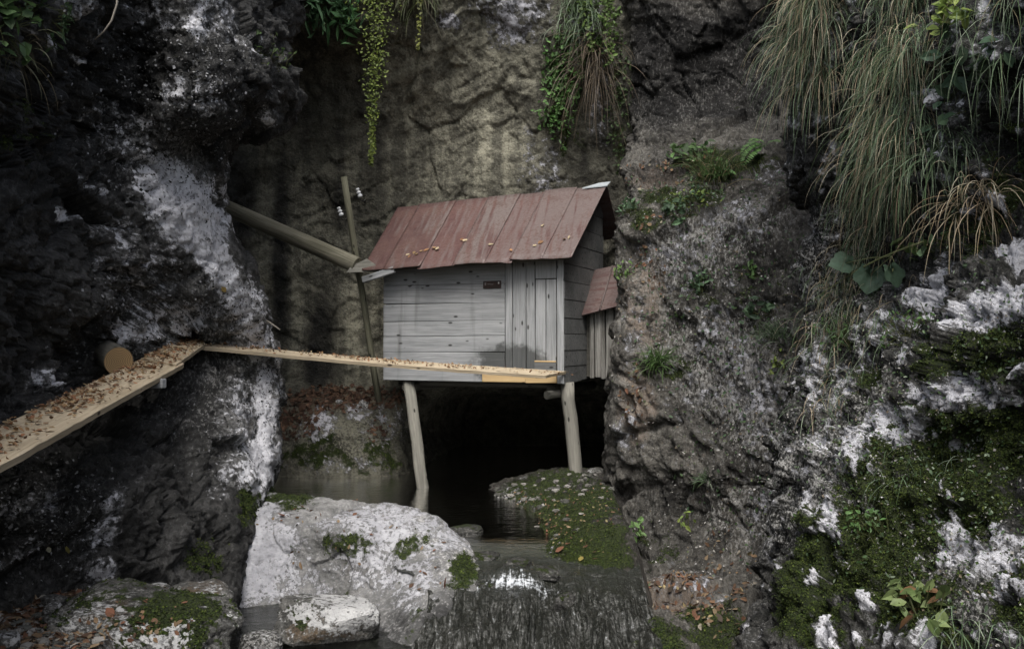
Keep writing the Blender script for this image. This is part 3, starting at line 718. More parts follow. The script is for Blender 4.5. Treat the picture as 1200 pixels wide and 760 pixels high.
# ------------------------------------------------------------------ timber materials
def wood_material(name, c1, c2, c3, knots=True, stain_obj=None, rough=.8, grainy=1.0):
    m, nt, bs = newmat(name); t = NT(nt)
    co = t.coord("Object")
    oi = t.n("ShaderNodeObjectInfo")
    rv = t.n("ShaderNodeVectorMath", operation='ADD'); t.l(co, rv.inputs[0])
    cx = t.n("ShaderNodeCombineXYZ"); t.l(t.math('MULTIPLY', oi.outputs["Random"], 37.0), cx.inputs[0]); t.l(t.math('MULTIPLY', oi.outputs["Random"], 11.0), cx.inputs[1])
    t.l(cx.outputs[0], rv.inputs[1]); v = rv.outputs[0]
    g = t.noise(t.mapping(v, (1.6, 34, 34)), 1.0, 8, .62, .8)
    g2 = t.noise(t.mapping(v, (3, 120, 120)), 1.0, 4, .6)
    big = t.noise(t.mapping(v, (1.2, 4, 4)), 1.0, 4, .6)
    f = t.mr(t.math('ADD', t.math('MULTIPLY', g, .6), t.math('MULTIPLY', big, .4)), .34, .66)
    base = t.mix(f, c1, c2)
    base = t.mix(t.math('MULTIPLY', t.mr(g2, .55, .8), .5), base, c3)
    base = t.mix(t.math('MULTIPLY', t.math('SUBTRACT', oi.outputs["Random"], .2), .35), base, c1)
    if knots:
        k = t.voro(t.mapping(v, (4.2, 10, 10)), 1.0)
        base = t.mix(t.mr(k, .16, .07), base, (c3[0] * .35, c3[1] * .35, c3[2] * .35))
    if stain_obj is not None:
        so_ = t.coord("Object", stain_obj)
        sx = t.n("ShaderNodeSeparateXYZ"); t.l(so_, sx.inputs[0])
        n = t.noise(so_, 5.0, 6, .65)
        ex = t.math('DIVIDE', t.math('SUBTRACT', sx.outputs[0], 1.70), .52); ez = t.math('DIVIDE', t.math('SUBTRACT', sx.outputs[2], .20), .26)
        dd = t.math('SQRT', t.math('ADD', t.math('MULTIPLY', ex, ex), t.math('MULTIPLY', ez, ez)))
        sf = t.mr(t.math('ADD', dd, t.math('MULTIPLY', t.math('SUBTRACT', n, .5), 1.1)), 1.05, .75)
        low = t.mr(t.math('ADD', sx.outputs[0], t.math('MULTIPLY', n, .2)), .16, .02)
        sf = t.math('MAXIMUM', sf, t.math('MULTIPLY', low, .6))
        base = t.mix(t.math('MULTIPLY', sf, .78), base, (.028, .030, .027))
        vs = t.noise(t.mapping(so_, (7, 7, .6)), 1.0, 5, .6)
        base = t.mix(t.mr(vs, .55, .78, 0, .5), base, (.06, .06, .055))
    t.l(base, bs.inputs["Base Color"])
    bs.inputs["Roughness"].default_value = rough
    bs.inputs["Specular IOR Level"].default_value = .25
    t.l(t.bump(t.math('ADD', g, t.math('MULTIPLY', g2, .4)), .35 * grainy, .012), bs.inputs["Normal"])
    return m

# ------------------------------------------------------------------ the hut
TH = math.radians(22)
HW = 2.334
C0 = P(661, 449, 10.6)
hut_left = C0 + HW * np.array([-math.cos(TH), math.sin(TH), 0])
hut = empty("wooden_hut", tuple(hut_left), -TH)
tag(hut, "small grey board hut on stilts with rusty red metal roof wedged in the gorge", "hut")
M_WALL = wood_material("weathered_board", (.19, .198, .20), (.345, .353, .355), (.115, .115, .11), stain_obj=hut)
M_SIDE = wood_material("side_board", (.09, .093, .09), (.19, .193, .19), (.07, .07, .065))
M_TAN = wood_material("fresh_board", (.40, .28, .14), (.52, .38, .20), (.28, .19, .10))
M_POST = wood_material("post_wood", (.12, .117, .10), (.25, .24, .205), (.06, .06, .05), grainy=2)
M_DARKW = wood_material("dark_timber", (.05, .048, .04), (.10, .095, .08), (.03, .03, .025))
M_LOGW = wood_material("annex_wood", (.08, .075, .065), (.36, .35, .32), (.03, .03, .025), knots=False, grainy=2)
M_PLANK = wood_material("walkway_plank", (.30, .245, .165), (.46, .385, .275), (.17, .13, .09), grainy=2)

def box_obj(name, size, loc, rot=(0, 0, 0), mat=None, parent=None, bev=0.006, seed=0, wob=0.0):
    """a board: long axis local X, edges eased, corners a little uneven"""
    sx, sy, sz = [s / 2 for s in size]
    rr = random.Random(seed * 7 + 1)
    b = min(bev, sx * .4, sy * .4, sz * .4)
    V = []; 
    for z in (-sz, -sz + b, sz - b, sz):
        e = b if z in (-sz, sz) else 0
        hx, hy = sx - e, sy - e
        for (x, y) in ((-hx, -hy + b - e), (-hx + b - e, -hy), (hx - b + e, -hy), (hx, -hy + b - e), (hx, hy - b + e), (hx - b + e, hy), (-hx + b - e, hy), (-hx, hy - b + e)):
            V.append((x, y, z))
    V = np.array(V, float)
    if wob:
        o_ = [rr.uniform(-wob, wob) for _ in range(6)]
        V[:, 2] += np.where(V[:, 0] > 0, o_[0], o_[1]) * np.where(V[:, 2] > 0, 1, .6)
        V[:, 1] += np.where(V[:, 0] > 0, o_[2], o_[3]) * .6
    Fq = []
    for k in range(3):
        for i in range(8):
            j = (i + 1) % 8
            Fq.append((k * 8 + i, k * 8 + j, k * 8 + 8 + j, k * 8 + 8 + i))
    me = bpy.data.meshes.new(name)
    me.from_pydata(V.tolist(), [], Fq + [tuple(range(7, -1, -1)), tuple(range(24, 32))])
    me.materials.append(mat)
    o = obj(name, me, parent); o.location = loc; o.rotation_euler = rot
    return o

def prism(name, pts, dvec, mat, parent=None):
    """polygon pts (list of 3D) pushed along dvec"""
    pts = [Vector(p) for p in pts]; dv = Vector(dvec); n = len(pts)
    V = [tuple(p) for p in pts] + [tuple(p + dv) for p in pts]
    Fq = [tuple(range(n - 1, -1, -1)), tuple(range(n, 2 * n))] + [(i, (i + 1) % n, n + (i + 1) % n, n + i) for i in range(n)]
    me = bpy.data.meshes.new(name); me.from_pydata(V, [], Fq); me.materials.append(mat)
    return obj(name, me, parent)

HALFPI = math.pi / 2
# front wall: core sheet, then the boards as sub-parts
wall = prism("front_wall", [(0.02, .035, .01), (HW - .02, .035, .01), (HW - .02, .035, 1.46), (0.02, .035, 1.40)], (0, .02, 0), M_DARKW, hut)
zs = [0.0, .165, .345, .535, .715, .925, 1.15, 1.40]
for i in range(7):
    x1 = 1.322 if i == 0 else 1.612
    zc = (zs[i] + zs[i + 1]) / 2; hgt = zs[i + 1] - zs[i] - .0035
    xs = [(0.0, x1)] if i not in (2, 5) else [(0.0, x1)]
    for (a, b_) in xs:
        box_obj("board", (b_ - a - .004, .026, hgt), ((a + b_) / 2, .012 + random.uniform(-.004, .004), zc), (random.uniform(-.012, .012), 0.004 * random.uniform(-1, 1), 0), M_WALL, wall, .005, i, .003)
# uprights beside and above the hatch door: long axis X turned up to Z
def upright(name, x0, x1, z0, z1, y, mat, par, i):
    return box_obj(name, (z1 - z0, .026, x1 - x0 - .007), ((x0 + x1) / 2, y, (z0 + z1) / 2), (0, -HALFPI + random.uniform(-.004, .004), 0), mat, par, .005, 40 + i, .002)
upright("board", 1.614, 1.705, .10, 1.42, .004, M_WALL, wall, 0)
upright("board", 1.705, 1.875, .10, 1.42, .011, M_WALL, wall, 1)
upright("board", 1.875, 1.985, .10, 1.42, .010, M_WALL, wall, 2)
upright("board", 1.985, 2.245, 1.19, 1.43, .012, M_WALL, wall, 3)
upright("corner_board", 2.250, 2.337, -.005, 1.44, -.004, M_WALL, wall, 4)
door = prism("door", [(1.99, .028, .12), (2.245, .028, .12), (2.245, .028, 1.185), (1.99, .028, 1.185)], (0, .006, 0), M_DARKW, hut)
upright("board", 1.987, 2.115, .22, 1.182, .013, M_WALL, door, 5)
upright("board", 2.117, 2.243, .22, 1.180, .014, M_WALL, door, 6)
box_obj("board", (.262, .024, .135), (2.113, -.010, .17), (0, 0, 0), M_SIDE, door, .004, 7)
box_obj("ledge", (.255, .03, .016), (2.113, -.012, .246), (0, .01, 0), M_TAN, door, .003, 8)
box_obj("board", (.545, .026, .118), (1.322 + .275, .006, .060), (0, 0, 0), M_TAN, wall, .005, 9)
box_obj("board", (.375, .030, .135), (2.06, -.004, .066), (0, -.02, 0), M_TAN, wall, .005, 10)
# name plate
mp, nt_, bs_ = newmat("plate_paint"); t_ = NT(nt_)
t_.l(t_.mix(t_.mr(t_.noise(t_.coord("Object"), 40, 5, .6), .4, .7), (.022, .014, .011), (.055, .028, .022)), bs_.inputs["Base Color"]); bs_.inputs["Roughness"].default_value = .5
plate = box_obj("name_plate", (.225, .014, .085), (1.455, -.012, 1.135), (0, -.015, 0), mp, hut, .003, 11)
ml, nt_, bs_ = newmat("faded_lettering"); bs_.inputs["Base Color"].default_value = (.16, .15, .145, 1); bs_.inputs["Roughness"].default_value = .7
mw, nt_, bs_ = newmat("plate_white"); bs_.inputs["Base Color"].default_value = (.55, .55, .54, 1)
box_obj("marking", (.020, .003, .034), (-.082, -.0085, .010), (0, 0, 0), ml, plate, .0005, 12)
box_obj("marking", (.075, .003, .009), (-.018, -.0085, .004), (0, .06, 0), ml, plate, .0005, 13)
box_obj("marking", (.016, .003, .020), (.086, -.0085, .016), (0, 0, 0), mw, plate, .0005, 14)

# right side wall, boards cut by the roof slope
def roof_z(y): return 1.40 + (y + .22) * (2.41 - 1.40) / 1.39 - .05
HD = 1.55
side = prism("side_wall", [(HW - .045, .03, .0), (HW - .045, HD, .0), (HW - .045, HD, 2.2), (HW - .045, 1.17, 2.3), (HW - .045, .03, 1.52)], (-.02, 0, 0), M_DARKW, hut)
zz_ = [.0, .19, .37, .56, .74, .95, 1.16, 1.36, 1.60, 1.82, 2.05, 2.25]
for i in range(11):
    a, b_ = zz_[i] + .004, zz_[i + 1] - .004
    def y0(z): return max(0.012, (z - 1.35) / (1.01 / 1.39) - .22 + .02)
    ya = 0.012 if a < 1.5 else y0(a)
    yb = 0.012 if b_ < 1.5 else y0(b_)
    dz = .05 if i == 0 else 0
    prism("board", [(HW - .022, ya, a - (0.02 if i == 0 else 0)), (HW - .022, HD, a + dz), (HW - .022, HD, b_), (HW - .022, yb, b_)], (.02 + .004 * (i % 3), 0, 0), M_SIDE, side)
prism("side_wall", [(.03, .03, 0), (.03, HD, 0), (.03, HD, 2.0), (.03, 1.17, 2.2), (.03, .03, 1.40)], (.02, 0, 0), M_DARKW, hut)
prism("back_wall", [(.03, HD, 0), (HW - .05, HD, 0), (HW - .05, HD, 2.15), (.03, HD, 2.0)], (0, .02, 0), M_DARKW, hut)
prism("floor", [(.02, .06, .005), (HW - .05, .06, .005), (HW - .05, HD - .01, .005), (.02, HD - .01, .005)], (0, 0, .03), M_DARKW, hut)

def tube(name, pts, radii, mat, parent=None, n=12, cap=True, seed=0, wob=0.0, world_mat=None):
    """bent round timber/pipe in its own frame: local X runs along it"""
    pts = [Vector(p) for p in pts]
    a, b_ = pts[0], pts[-1]
    xax = (b_ - a).normalized(); q = xax.to_track_quat('X', 'Z')
    inv = q.to_matrix().to_3x3().transposed()
    lp_ = [inv @ (p - a) for p in pts]
    rr = random.Random(seed)
    V, Fq = [], []
    ph = [rr.uniform(0, 6.28) for _ in range(3)]
    for k, p in enumerate(lp_):
        for i in range(n):
            an = 2 * math.pi * i / n
            r = radii[k] * (1 + wob * (math.sin(2 * an + ph[0] + k * .4) * .5 + math.sin(3 * an + ph[1]) * .4) + rr.uniform(-wob, wob) * .3)
            V.append((p.x, p.y + r * math.cos(an), p.z + r * math.sin(an)))
    for k in range(len(lp_) - 1):
        for i in range(n):
            j = (i + 1) % n
            Fq.append((k * n + i, k * n + j, k * n + n + j, k * n + n + i))
    if cap:
        Fq.append(tuple(range(n - 1, -1, -1))); Fq.append(tuple(range((len(lp_) - 1) * n, len(lp_) * n)))
    me = bpy.data.meshes.new(name); me.from_pydata(V, [], Fq); me.materials.append(mat)
    for pl in me.polygons: pl.use_smooth = len(pl.vertices) == 4
    o = obj(name, me, parent); o.location = a; o.rotation_mode = 'QUATERNION'; o.rotation_quaternion = q
    return o

hinv = Matrix.Translation(Vector(hut_left)) @ Matrix.Rotation(-TH, 4, 'Z'); hinv = hinv.inverted()
def H(px, py, d): return hinv @ Vector(P(px, py, d))
def lerp(a, b_, k): return a + (b_ - a) * k
def post(top, bot, r0, r1, name, mat, parent, seed):
    a, b_ = Vector(top), Vector(bot)
    pts = [lerp(a, b_, k / 6) for k in range(7)]
    rr = random.Random(seed)
    pts = [p + Vector((rr.uniform(-.006, .006), rr.uniform(-.006, .006), 0)) for p in pts]
    return tube(name, pts, [lerp(r0, r1, k / 6) for k in range(7)], mat, parent, 16, seed=seed, wob=.09)
post(H(479, 446, 11.45), H(499, 600, 11.0), .066, .074, "support_post", M_POST, hut, 1)
post(H(664, 448, 10.72), H(677, 575, 10.62), .074, .080, "support_post", M_POST, hut, 2)
post((.30, .05, -.075), (.30, HD, -.075), .06, .06, "joist", M_DARKW, hut, 3)
post((2.12, .18, -.085), (2.20, HD, -.085), .055, .055, "joist", M_DARKW, hut, 4)
post((.05, .32, -.035), (2.25, .32, -.035), .04, .04, "joist", M_DARKW, hut, 5)
post(H(640, 463, 10.62), H(668, 459, 10.9), .045, .045, "brace", M_POST, hut, 6)
# pale rafter end poking out under the left eave
a_, b_ = H(425, 328, 11.35), H(462, 316, 11.2)
box_obj("rafter_end", ((b_ - a_).length, .05, .075), tuple((a_ + b_) / 2), (0, -math.atan2(b_.z - a_.z, b_.x - a_.x), math.atan2(b_.y - a_.y, b_.x - a_.x)), M_WALL, hut, .006, 31)

# roof
def rust_material(name):
    m, nt, bs = newmat(name); t = NT(nt)
    co = t.coord("Object"); oi = t.n("ShaderNodeObjectInfo")
    n1 = t.noise(co, 2.6, 8, .65, .4); n2 = t.noise(co, 26, 6, .7)
    st = t.noise(t.mapping(co, (1.1, 15, 15)), 1.0, 7, .66)
    hx = t.n('ShaderNodeSeparateXYZ'); t.l(t.coord('Object', hut), hx.inputs[0]); gx_ = t.mr(t.math('ADD', hx.outputs[0], t.math('MULTIPLY', n1, 1.2)), .6, 2.4, -.06, .10, False)
    base = t.mix(t.mr(n1, .35, .65), (.062, .031, .028), (.100, .057, .048))
    base = t.mix(t.mr(t.math('ADD', st, gx_), .45, .62, 0, .9), base, (.122, .102, .094))
    base = t.mix(t.mr(t.math('ADD', t.math('MULTIPLY', n2, .6), t.math('MULTIPLY', n1, .4)), .50, .62, 0, .75), base, (.060, .032, .024))
    base = t.mix(t.math('MULTIPLY', oi.outputs["Random"], .45), base, (.085, .035, .032))
    sp2 = t.voro(co, 17); base = t.mix(t.mr(sp2, .10, .05, 0, .6), base, (.35, .30, .27))
    t.l(base, bs.inputs["Base Color"])
    bs.inputs["Metallic"].default_value = .0
    t.l(t.mr(n2, .3, .7, .45, .75), bs.inputs["Roughness"])
    t.l(t.bump(t.math('ADD', t.math('MULTIPLY', n2, .3), n1), .25, .02), bs.inputs["Normal"])
    return m
M_RUST = rust_material("rusty_red_sheet")
A_, B_, C_, D_ = [Vector(v) for v in ((-.17, -.22, 1.335), (2.50, -.22, 1.405), (2.50, 1.17, 2.41), (-.45, 1.17, 2.29))]
def roofpt(u, v): return lerp(lerp(A_, B_, u), lerp(D_, C_, u), v)
rnrm = (B_ - A_).cross(D_ - A_).normalized()
roof = prism("roof", [tuple(roofpt(.02, .02) - rnrm * .05), tuple(roofpt(.98, .02) - rnrm * .05), tuple(roofpt(.98, .99) - rnrm * .05), tuple(roofpt(.02, .99) - rnrm * .05)], tuple(rnrm * .03), M_DARKW, hut)
seams = [0, .125, .30, .47, .61, .735, .87, 1.0]
ext = [.000, -.016, -.030, -.024, -.026, -.004, -.002]
for i in range(7):
    u0, u1 = seams[i] - (.012 if i else 0), seams[i + 1]
    lift = .004 + .012 * (i % 2) + .002 * random.random()
    nu_, nv_ = 14, 12
    V = []
    for b2 in range(nv_ + 1):
        for a2 in range(nu_ + 1):
            u = lerp(u0, u1, a2 / nu_); v = lerp(ext[i], 1.0 + .004 * (i % 3), b2 / nv_)
            p = roofpt(u, v)
            x = a2 / nu_
            h = lift + .006 * math.exp(-((x - .02) / .03) ** 2) + .003 * math.exp(-((x - .98) / .03) ** 2) + .0012 * math.sin(x * 6.283 * 2) \
                + .006 * math.sin(3.1 * v + i * 2.1) * math.sin(math.pi * x) + random.uniform(-.0015, .0015)
            if v < .05: h -= .008 * math.sin(x * math.pi + i) * (1 - v / .05)
            V.append(p + rnrm * h)
    org = roofpt((u0 + u1) / 2, .5)
    xa = (D_ - A_).normalized(); ya = rnrm.cross(xa).normalized()
    R3 = Matrix((xa, ya, rnrm)).transposed()
    top_ = [R3.transposed() @ (p - org) for p in V]
    bot_ = [p - Vector((0, 0, .004)) for p in top_]
    nn_ = nu_ + 1; Nn = len(top_)
    Fq = []
    for b2 in range(nv_):
        for a2 in range(nu_):
            k = b2 * nn_ + a2
            Fq.append((k, k + 1, k + nn_ + 1, k + nn_)); Fq.append((Nn + k, Nn + k + nn_, Nn + k + nn_ + 1, Nn + k + 1))
    ring = [a2 for a2 in range(nn_)] + [b2 * nn_ + nu_ for b2 in range(1, nv_ + 1)] + [nv_ * nn_ + a2 for a2 in range(nu_ - 1, -1, -1)] + [b2 * nn_ for b2 in range(nv_ - 1, 0, -1)]
    for k in range(len(ring)):
        a2, b2 = ring[k], ring[(k + 1) % len(ring)]
        Fq.append((b2, a2, Nn + a2, Nn + b2))
    me = bpy.data.meshes.new("roof_sheet"); me.from_pydata([tuple(p) for p in top_ + bot_], [], Fq); me.materials.append(M_RUST)
    for pl in me.polygons: pl.use_smooth = True
    o = obj("roof_sheet", me, roof); o.matrix_local = Matrix.Translation(org) @ R3.to_4x4()
prism("back_roof", [tuple(C_ + Vector((0, .01, .005))), tuple(D_ + Vector((0, .01, .005))), (-.3, 1.95, 1.75), (2.45, 1.95, 1.85)], (0, 0, -.02), M_RUST, hut)
mm, nt_, bs_ = newmat("zinc"); bs_.inputs["Base Color"].default_value = (.30, .33, .34, 1); bs_.inputs["Roughness"].default_value = .5
rc = prism("ridge_cap", [tuple(C_ + Vector((-.30, -.07, -.035))), tuple(C_ + Vector((.02, -.06, -.02))), tuple(C_ + Vector((.03, .06, .045))), tuple(C_ + Vector((-.12, .05, .035)))], (0, 0, .012), mm, hut)

# annex on the right side
ax0 = HW + .004
an_roof = []
al, ar = Vector((ax0 - .01, .66, .775)), Vector((ax0 + .46, .66, .885))
tl, tr = Vector((ax0 - .01, 1.22, 1.36)), Vector((ax0 + .46, 1.22, 1.44))
nrm = (ar - al).cross(tl - al).normalized()
aroof = prism("annex_roof", [al, ar, tr, tl], tuple(nrm * .015), M_RUST, hut)
for k in range(3):
    q0 = lerp(al, ar, (k + .0) / 2.0); q1 = lerp(tl, tr, (k + .0) / 2.0)
    tube("seam", [q0 + nrm * .02, q1 + nrm * .02], [.012, .012], M_RUST, aroof, 6)
lw = [.06, .085, .055, .10, .07, .09]
xx = ax0 + .05
for i, wv in enumerate(lw):
    ztop = .80 + (xx - ax0) * .23
    box_obj("annex_board", (ztop - (.03 + .02 * math.sin(i * 2)) + .02, .03 + .008 * (i % 2), wv - .006), (xx + wv / 2, .80 + .012 * (i % 2), (ztop + .03) / 2 + .01), (0, -HALFPI + random.uniform(-.02, .02), 0), M_LOGW, hut, .012, 60 + i, .006)
    xx += wv
prism("annex_wall", [(ax0, .84, .05), (ax0 + .46, .84, .05), (ax0 + .46, .84, .95), (ax0, .84, .90)], (0, .35, 0), M_DARKW, hut)

# ------------------------------------------------------------------ pole, pipe, insulators
pl_ = post(tuple(P(403, 207, 11.35)), tuple(P(444, 470, 11.9)), .036, .042, "leaning_pole", wood_material("pole_wood", (.07, .07, .048), (.15, .145, .10), (.04, .04, .03), grainy=2), None, 9)
tag(pl_, "thin leaning wooden pole against the hut's left eave", "pole")
fp = [lerp(Vector(P(190, 210, 12.7)), Vector(P(419, 311, 11.45)), k / 8) for k in range(9)]
M_PIPE = wood_material("pipe_log", (.10, .095, .065), (.24, .225, .17), (.05, .05, .04), grainy=2)
pp = tube("flume_log", fp, [.10] * 9, M_PIPE, None, 18, seed=4, wob=.015)
tag(pp, "long grey round log running from the dark cleft down to the hut's eave", "log")
v0 = P(407, 318, 11.38); 
wd_ = prism("wedge_board", [P(406, 319, 11.36), P(452, 318, 11.36), P(430, 303, 11.4), P(412, 311, 11.4)], (0, .06, 0), M_POST)
tag(wd_, "small wedge of timber where the round log meets the roof corner", "wedge")
mi, nt_, bs_ = newmat("porcelain"); bs_.inputs["Base Color"].default_value = (.72, .73, .74, 1); bs_.inputs["Roughness"].default_value = .25
mk, nt_, bs_ = newmat("hook_iron"); bs_.inputs["Base Color"].default_value = (.03, .028, .025, 1); bs_.inputs["Roughness"].default_value = .6
def nearest(s, px, py):
    k = anchor(s, px, py); return s.p[k].copy(), s.n[k].copy()
for (ix, iy, lb) in ((421, 227, "white porcelain insulator on an iron hook right of the leaning pole's tip"), (399, 249, "white porcelain insulator on an iron hook left of the leaning pole")):
    bp, bn = nearest(back, ix, iy)
    bp = P(ix, iy, proj(bp[None])[2][0] - .12)
    ro = empty("insulator", tuple(bp)); tag(ro, lb, "insulator", "porcelain insulators on the rock wall")
    prof = [(.000, .0), (.022, .0), (.034, .012), (.034, .035), (.020, .042), (.020, .054), (.032, .060), (.032, .078), (.018, .086), (.018, .10), (.028, .106), (.022, .128), (.0, .132)]
    V, Fq = [], []
    for (r, z) in prof:
        for i in range(12): V.append((r * math.cos(i * math.pi / 6), r * math.sin(i * math.pi / 6), z - .05))
    for k in range(len(prof) - 1):
        for i in range(12): Fq.append((k * 12 + i, k * 12 + (i + 1) % 12, k * 12 + 12 + (i + 1) % 12, k * 12 + 12 + i))
    me = bpy.data.meshes.new("porcelain_body"); me.from_pydata(V, [], Fq); me.materials.append(mi)
    for q in me.polygons: q.use_smooth = True
    b1 = obj("porcelain_body", me, ro); b1.rotation_euler = (.15, -.35, 0)
    hk = [Vector((.0, 0, -.03)), Vector((.02, .0, -.08)), Vector((.05, .04, -.10)), Vector((.06, .14, -.06)), Vector((.06, .30, -.05))]
    tube("hook", hk, [.008] * 5, mk, ro, 6)

# ------------------------------------------------------------------ walkway planks
def plank_between(name, label, q, thick, mat, group=None, n=24, seed=0, sag=0.0):
    """q: four top corners nl, nr, fl, fr in the place (near/far, left/right)"""
    nl, nr, fl, fr = [np.asarray(v, float) for v in q]
    mid = (nl + nr + fl + fr) / 4
    ex = (fl + fr - nl - nr); L = np.linalg.norm(ex) / 2; ex /= np.linalg.norm(ex)
    ey = (nl + fl - nr - fr); ey -= ex * (ey @ ex); ey /= np.linalg.norm(ey)
    ez = np.cross(ex, ey)
    if ez[2] < 0: ez = -ez; 
    R3 = np.stack([ex, np.cross(ez, ex), ez], 1)
    rr = np.random.default_rng(seed)
    T = []
    for k in range(n + 1):
        f = k / n
        for g in (0, .03, .5, .97, 1):
            p = (nl * (1 - g) + nr * g) * (1 - f) + (fl * (1 - g) + fr * g) * f
            lo_ = (p - mid) @ R3
            lo_[2] += rr.uniform(-.002, .002) - (0.004 if g in (0, 1) else 0) - sag * math.sin(math.pi * f)
            lo_[1] += rr.uniform(-.003, .003) if g in (0, 1) else 0
            T.append(lo_)
    T = np.array(T); Bt = T - np.array([0, 0, thick]); nn_ = 5
    Fq = []
    N0 = len(T)
    for k in range(n):
        for g in range(4):
            i = k * nn_ + g
            Fq.append((i, i + nn_, i + nn_ + 1, i + 1)); Fq.append((N0 + i, N0 + i + 1, N0 + i + nn_ + 1, N0 + i + nn_))
    ring = [g for g in range(nn_)] + [k * nn_ + 4 for k in range(1, n + 1)] + [n * nn_ + g for g in (3, 2, 1, 0)] + [k * nn_ for k in range(n - 1, 0, -1)]
    for k in range(len(ring)):
        a, b2 = ring[k], ring[(k + 1) % len(ring)]
        Fq.append((a, b2, N0 + b2, N0 + a))
    me = bpy.data.meshes.new(name); me.from_pydata(np.concatenate([T, Bt]).tolist(), [], Fq); me.materials.append(mat)
    o = obj(name, me); o.matrix_world = Matrix.Translation(Vector(mid)) @ Matrix(R3.tolist()).to_4x4()
    tag(o, label, "plank", group)
    return o
# first plank along the cliff, its short raised end piece, and the long plank over to the hut door
pa = [P(-165, 571, 3.75), P(-100, 598, 3.75), P(170, 420, 7.55), P(210, 429, 7.55)]
pa = [P(-160, 574, 3.62), P(-60, 578, 3.62), P(172, 417, 7.7), P(216, 425, 7.7)]
plank_a = plank_between("walkway_plank", "long pale plank strewn with brown leaves running along the black cliff", pa, .035, M_PLANK, n=40, seed=1)
pb = [P(165, 419, 7.45), P(206, 427, 7.45), P(213, 397, 8.75), P(241, 402, 8.75)]
plank_b = plank_between("walkway_plank", "short raised plank end piece thick with leaves at the cliff's rib", pb, .035, M_PLANK, n=14, seed=2)
pc = [P(234, 401.0, 9.0), P(228, 404.5, 8.72), P(664, 434.5, 10.60), P(640, 439.5, 10.25)]
plank_c = plank_between("walkway_plank", "long narrow plank spanning from the cliff's rib to the hut door", [pc[0], pc[1], pc[2], pc[3]], .032, M_PLANK, n=50, seed=3, sag=.02)
bk = box_obj("bracket_block", (.30, .07, .07), tuple(P(170, 449, 6.95)), (0, 0, -.1), M_WALL, None, .006, 77)
tag(bk, "short pale timber block under the long leaf strewn plank", "block")
# sawn log end stuck in the cliff
lc_ = P(139, 423, 7.05); ldir = Vector((-.55, .75, .12)).normalized()
M_LOGEND, nt_, bs_ = newmat("sawn_log_end"); t_ = NT(nt_)
cc = t_.coord("Object"); sx_ = t_.n("ShaderNodeSeparateXYZ"); t_.l(cc, sx_.inputs[0])
rad = t_.math('SQRT', t_.math('ADD', t_.math('MULTIPLY', sx_.outputs[1], sx_.outputs[1]), t_.math('MULTIPLY', sx_.outputs[2], sx_.outputs[2])))
rings = t_.math('SINE', t_.math('ADD', t_.math('MULTIPLY', rad, 520), t_.math('MULTIPLY', t_.noise(cc, 18, 3), 5)))
t_.l(t_.mix(t_.mr(rings, -1, 1), (.13, .075, .03), (.33, .225, .11)), bs_.inputs["Base Color"]); bs_.inputs["Roughness"].default_value = .8
lg = tube("log", [tuple(lc_), tuple(Vector(lc_) + ldir * .3), tuple(Vector(lc_) + ldir * .9)], [.105, .108, .11], M_DARKW, None, 20, seed=5, wob=.02)
lg.data.materials.append(M_LOGEND)
lg.data.polygons[len(lg.data.polygons) - 2].material_index = 1
tag(lg, "dark log with a pale sawn end wedged into the cliff above the plank", "log")

# ------------------------------------------------------------------ foliage, litter and moss
def leaf_material(name, rough=.55, trans=.35):
    m, nt, bs = newmat(name); t = NT(nt)
    a = t.attr("mask")
    n = t.noise(t.coord("Object"), 30, 4, .6)
    col = t.mix(t.mr(n, .3, .7, 0, .35), a.outputs["Color"], (.03, .03, .015))
    t.l(col, bs.inputs["Base Color"]); bs.inputs["Roughness"].default_value = rough
    bs.inputs["Specular IOR Level"].default_value = .3
    if trans:
        tr_ = t.n("ShaderNodeBsdfTranslucent"); t.l(col, tr_.inputs[0])
        mx = t.n("ShaderNodeMixShader"); mx.inputs[0].default_value = trans
        t.l(bs.outputs[0], mx.inputs[1]); t.l(tr_.outputs[0], mx.inputs[2])
        out = [x for x in nt.nodes if x.type == 'OUTPUT_MATERIAL'][0]
        t.l(mx.outputs[0], out.inputs[0])
    return m
M_LEAF = leaf_material("green_leaf"); M_DRY = leaf_material("dry_leaf", .8, .12); M_MOSS = leaf_material("moss_tuft", .9, .15); M_FLAKE = leaf_material("crumb", .9, 0)

def unit(v): return v / (np.linalg.norm(v, axis=-1)[..., None] + 1e-9)

def pick(s, bl, n, seed, thresh=.12, weight=None):
    """n points on a surface inside soft patches"""
    r = np.random.default_rng(seed)
    wgt = blobs(s, bl) if weight is None else weight.copy()
    wgt = np.where(wgt > thresh, wgt, 0)
    wgt = wgt * ((s.n * (EYE - s.p)).sum(1) > 0) * (s.px > -60) * (s.px < 1260) * (s.py > -60) * (s.py < 820)
    k = r.choice(len(s.p), n, p=wgt / wgt.sum())
    nn = s.n[k]; a = unit(np.cross(nn, r.normal(size=(n, 3))))
    return s.p[k] + a * r.uniform(0, .02, n)[:, None], nn

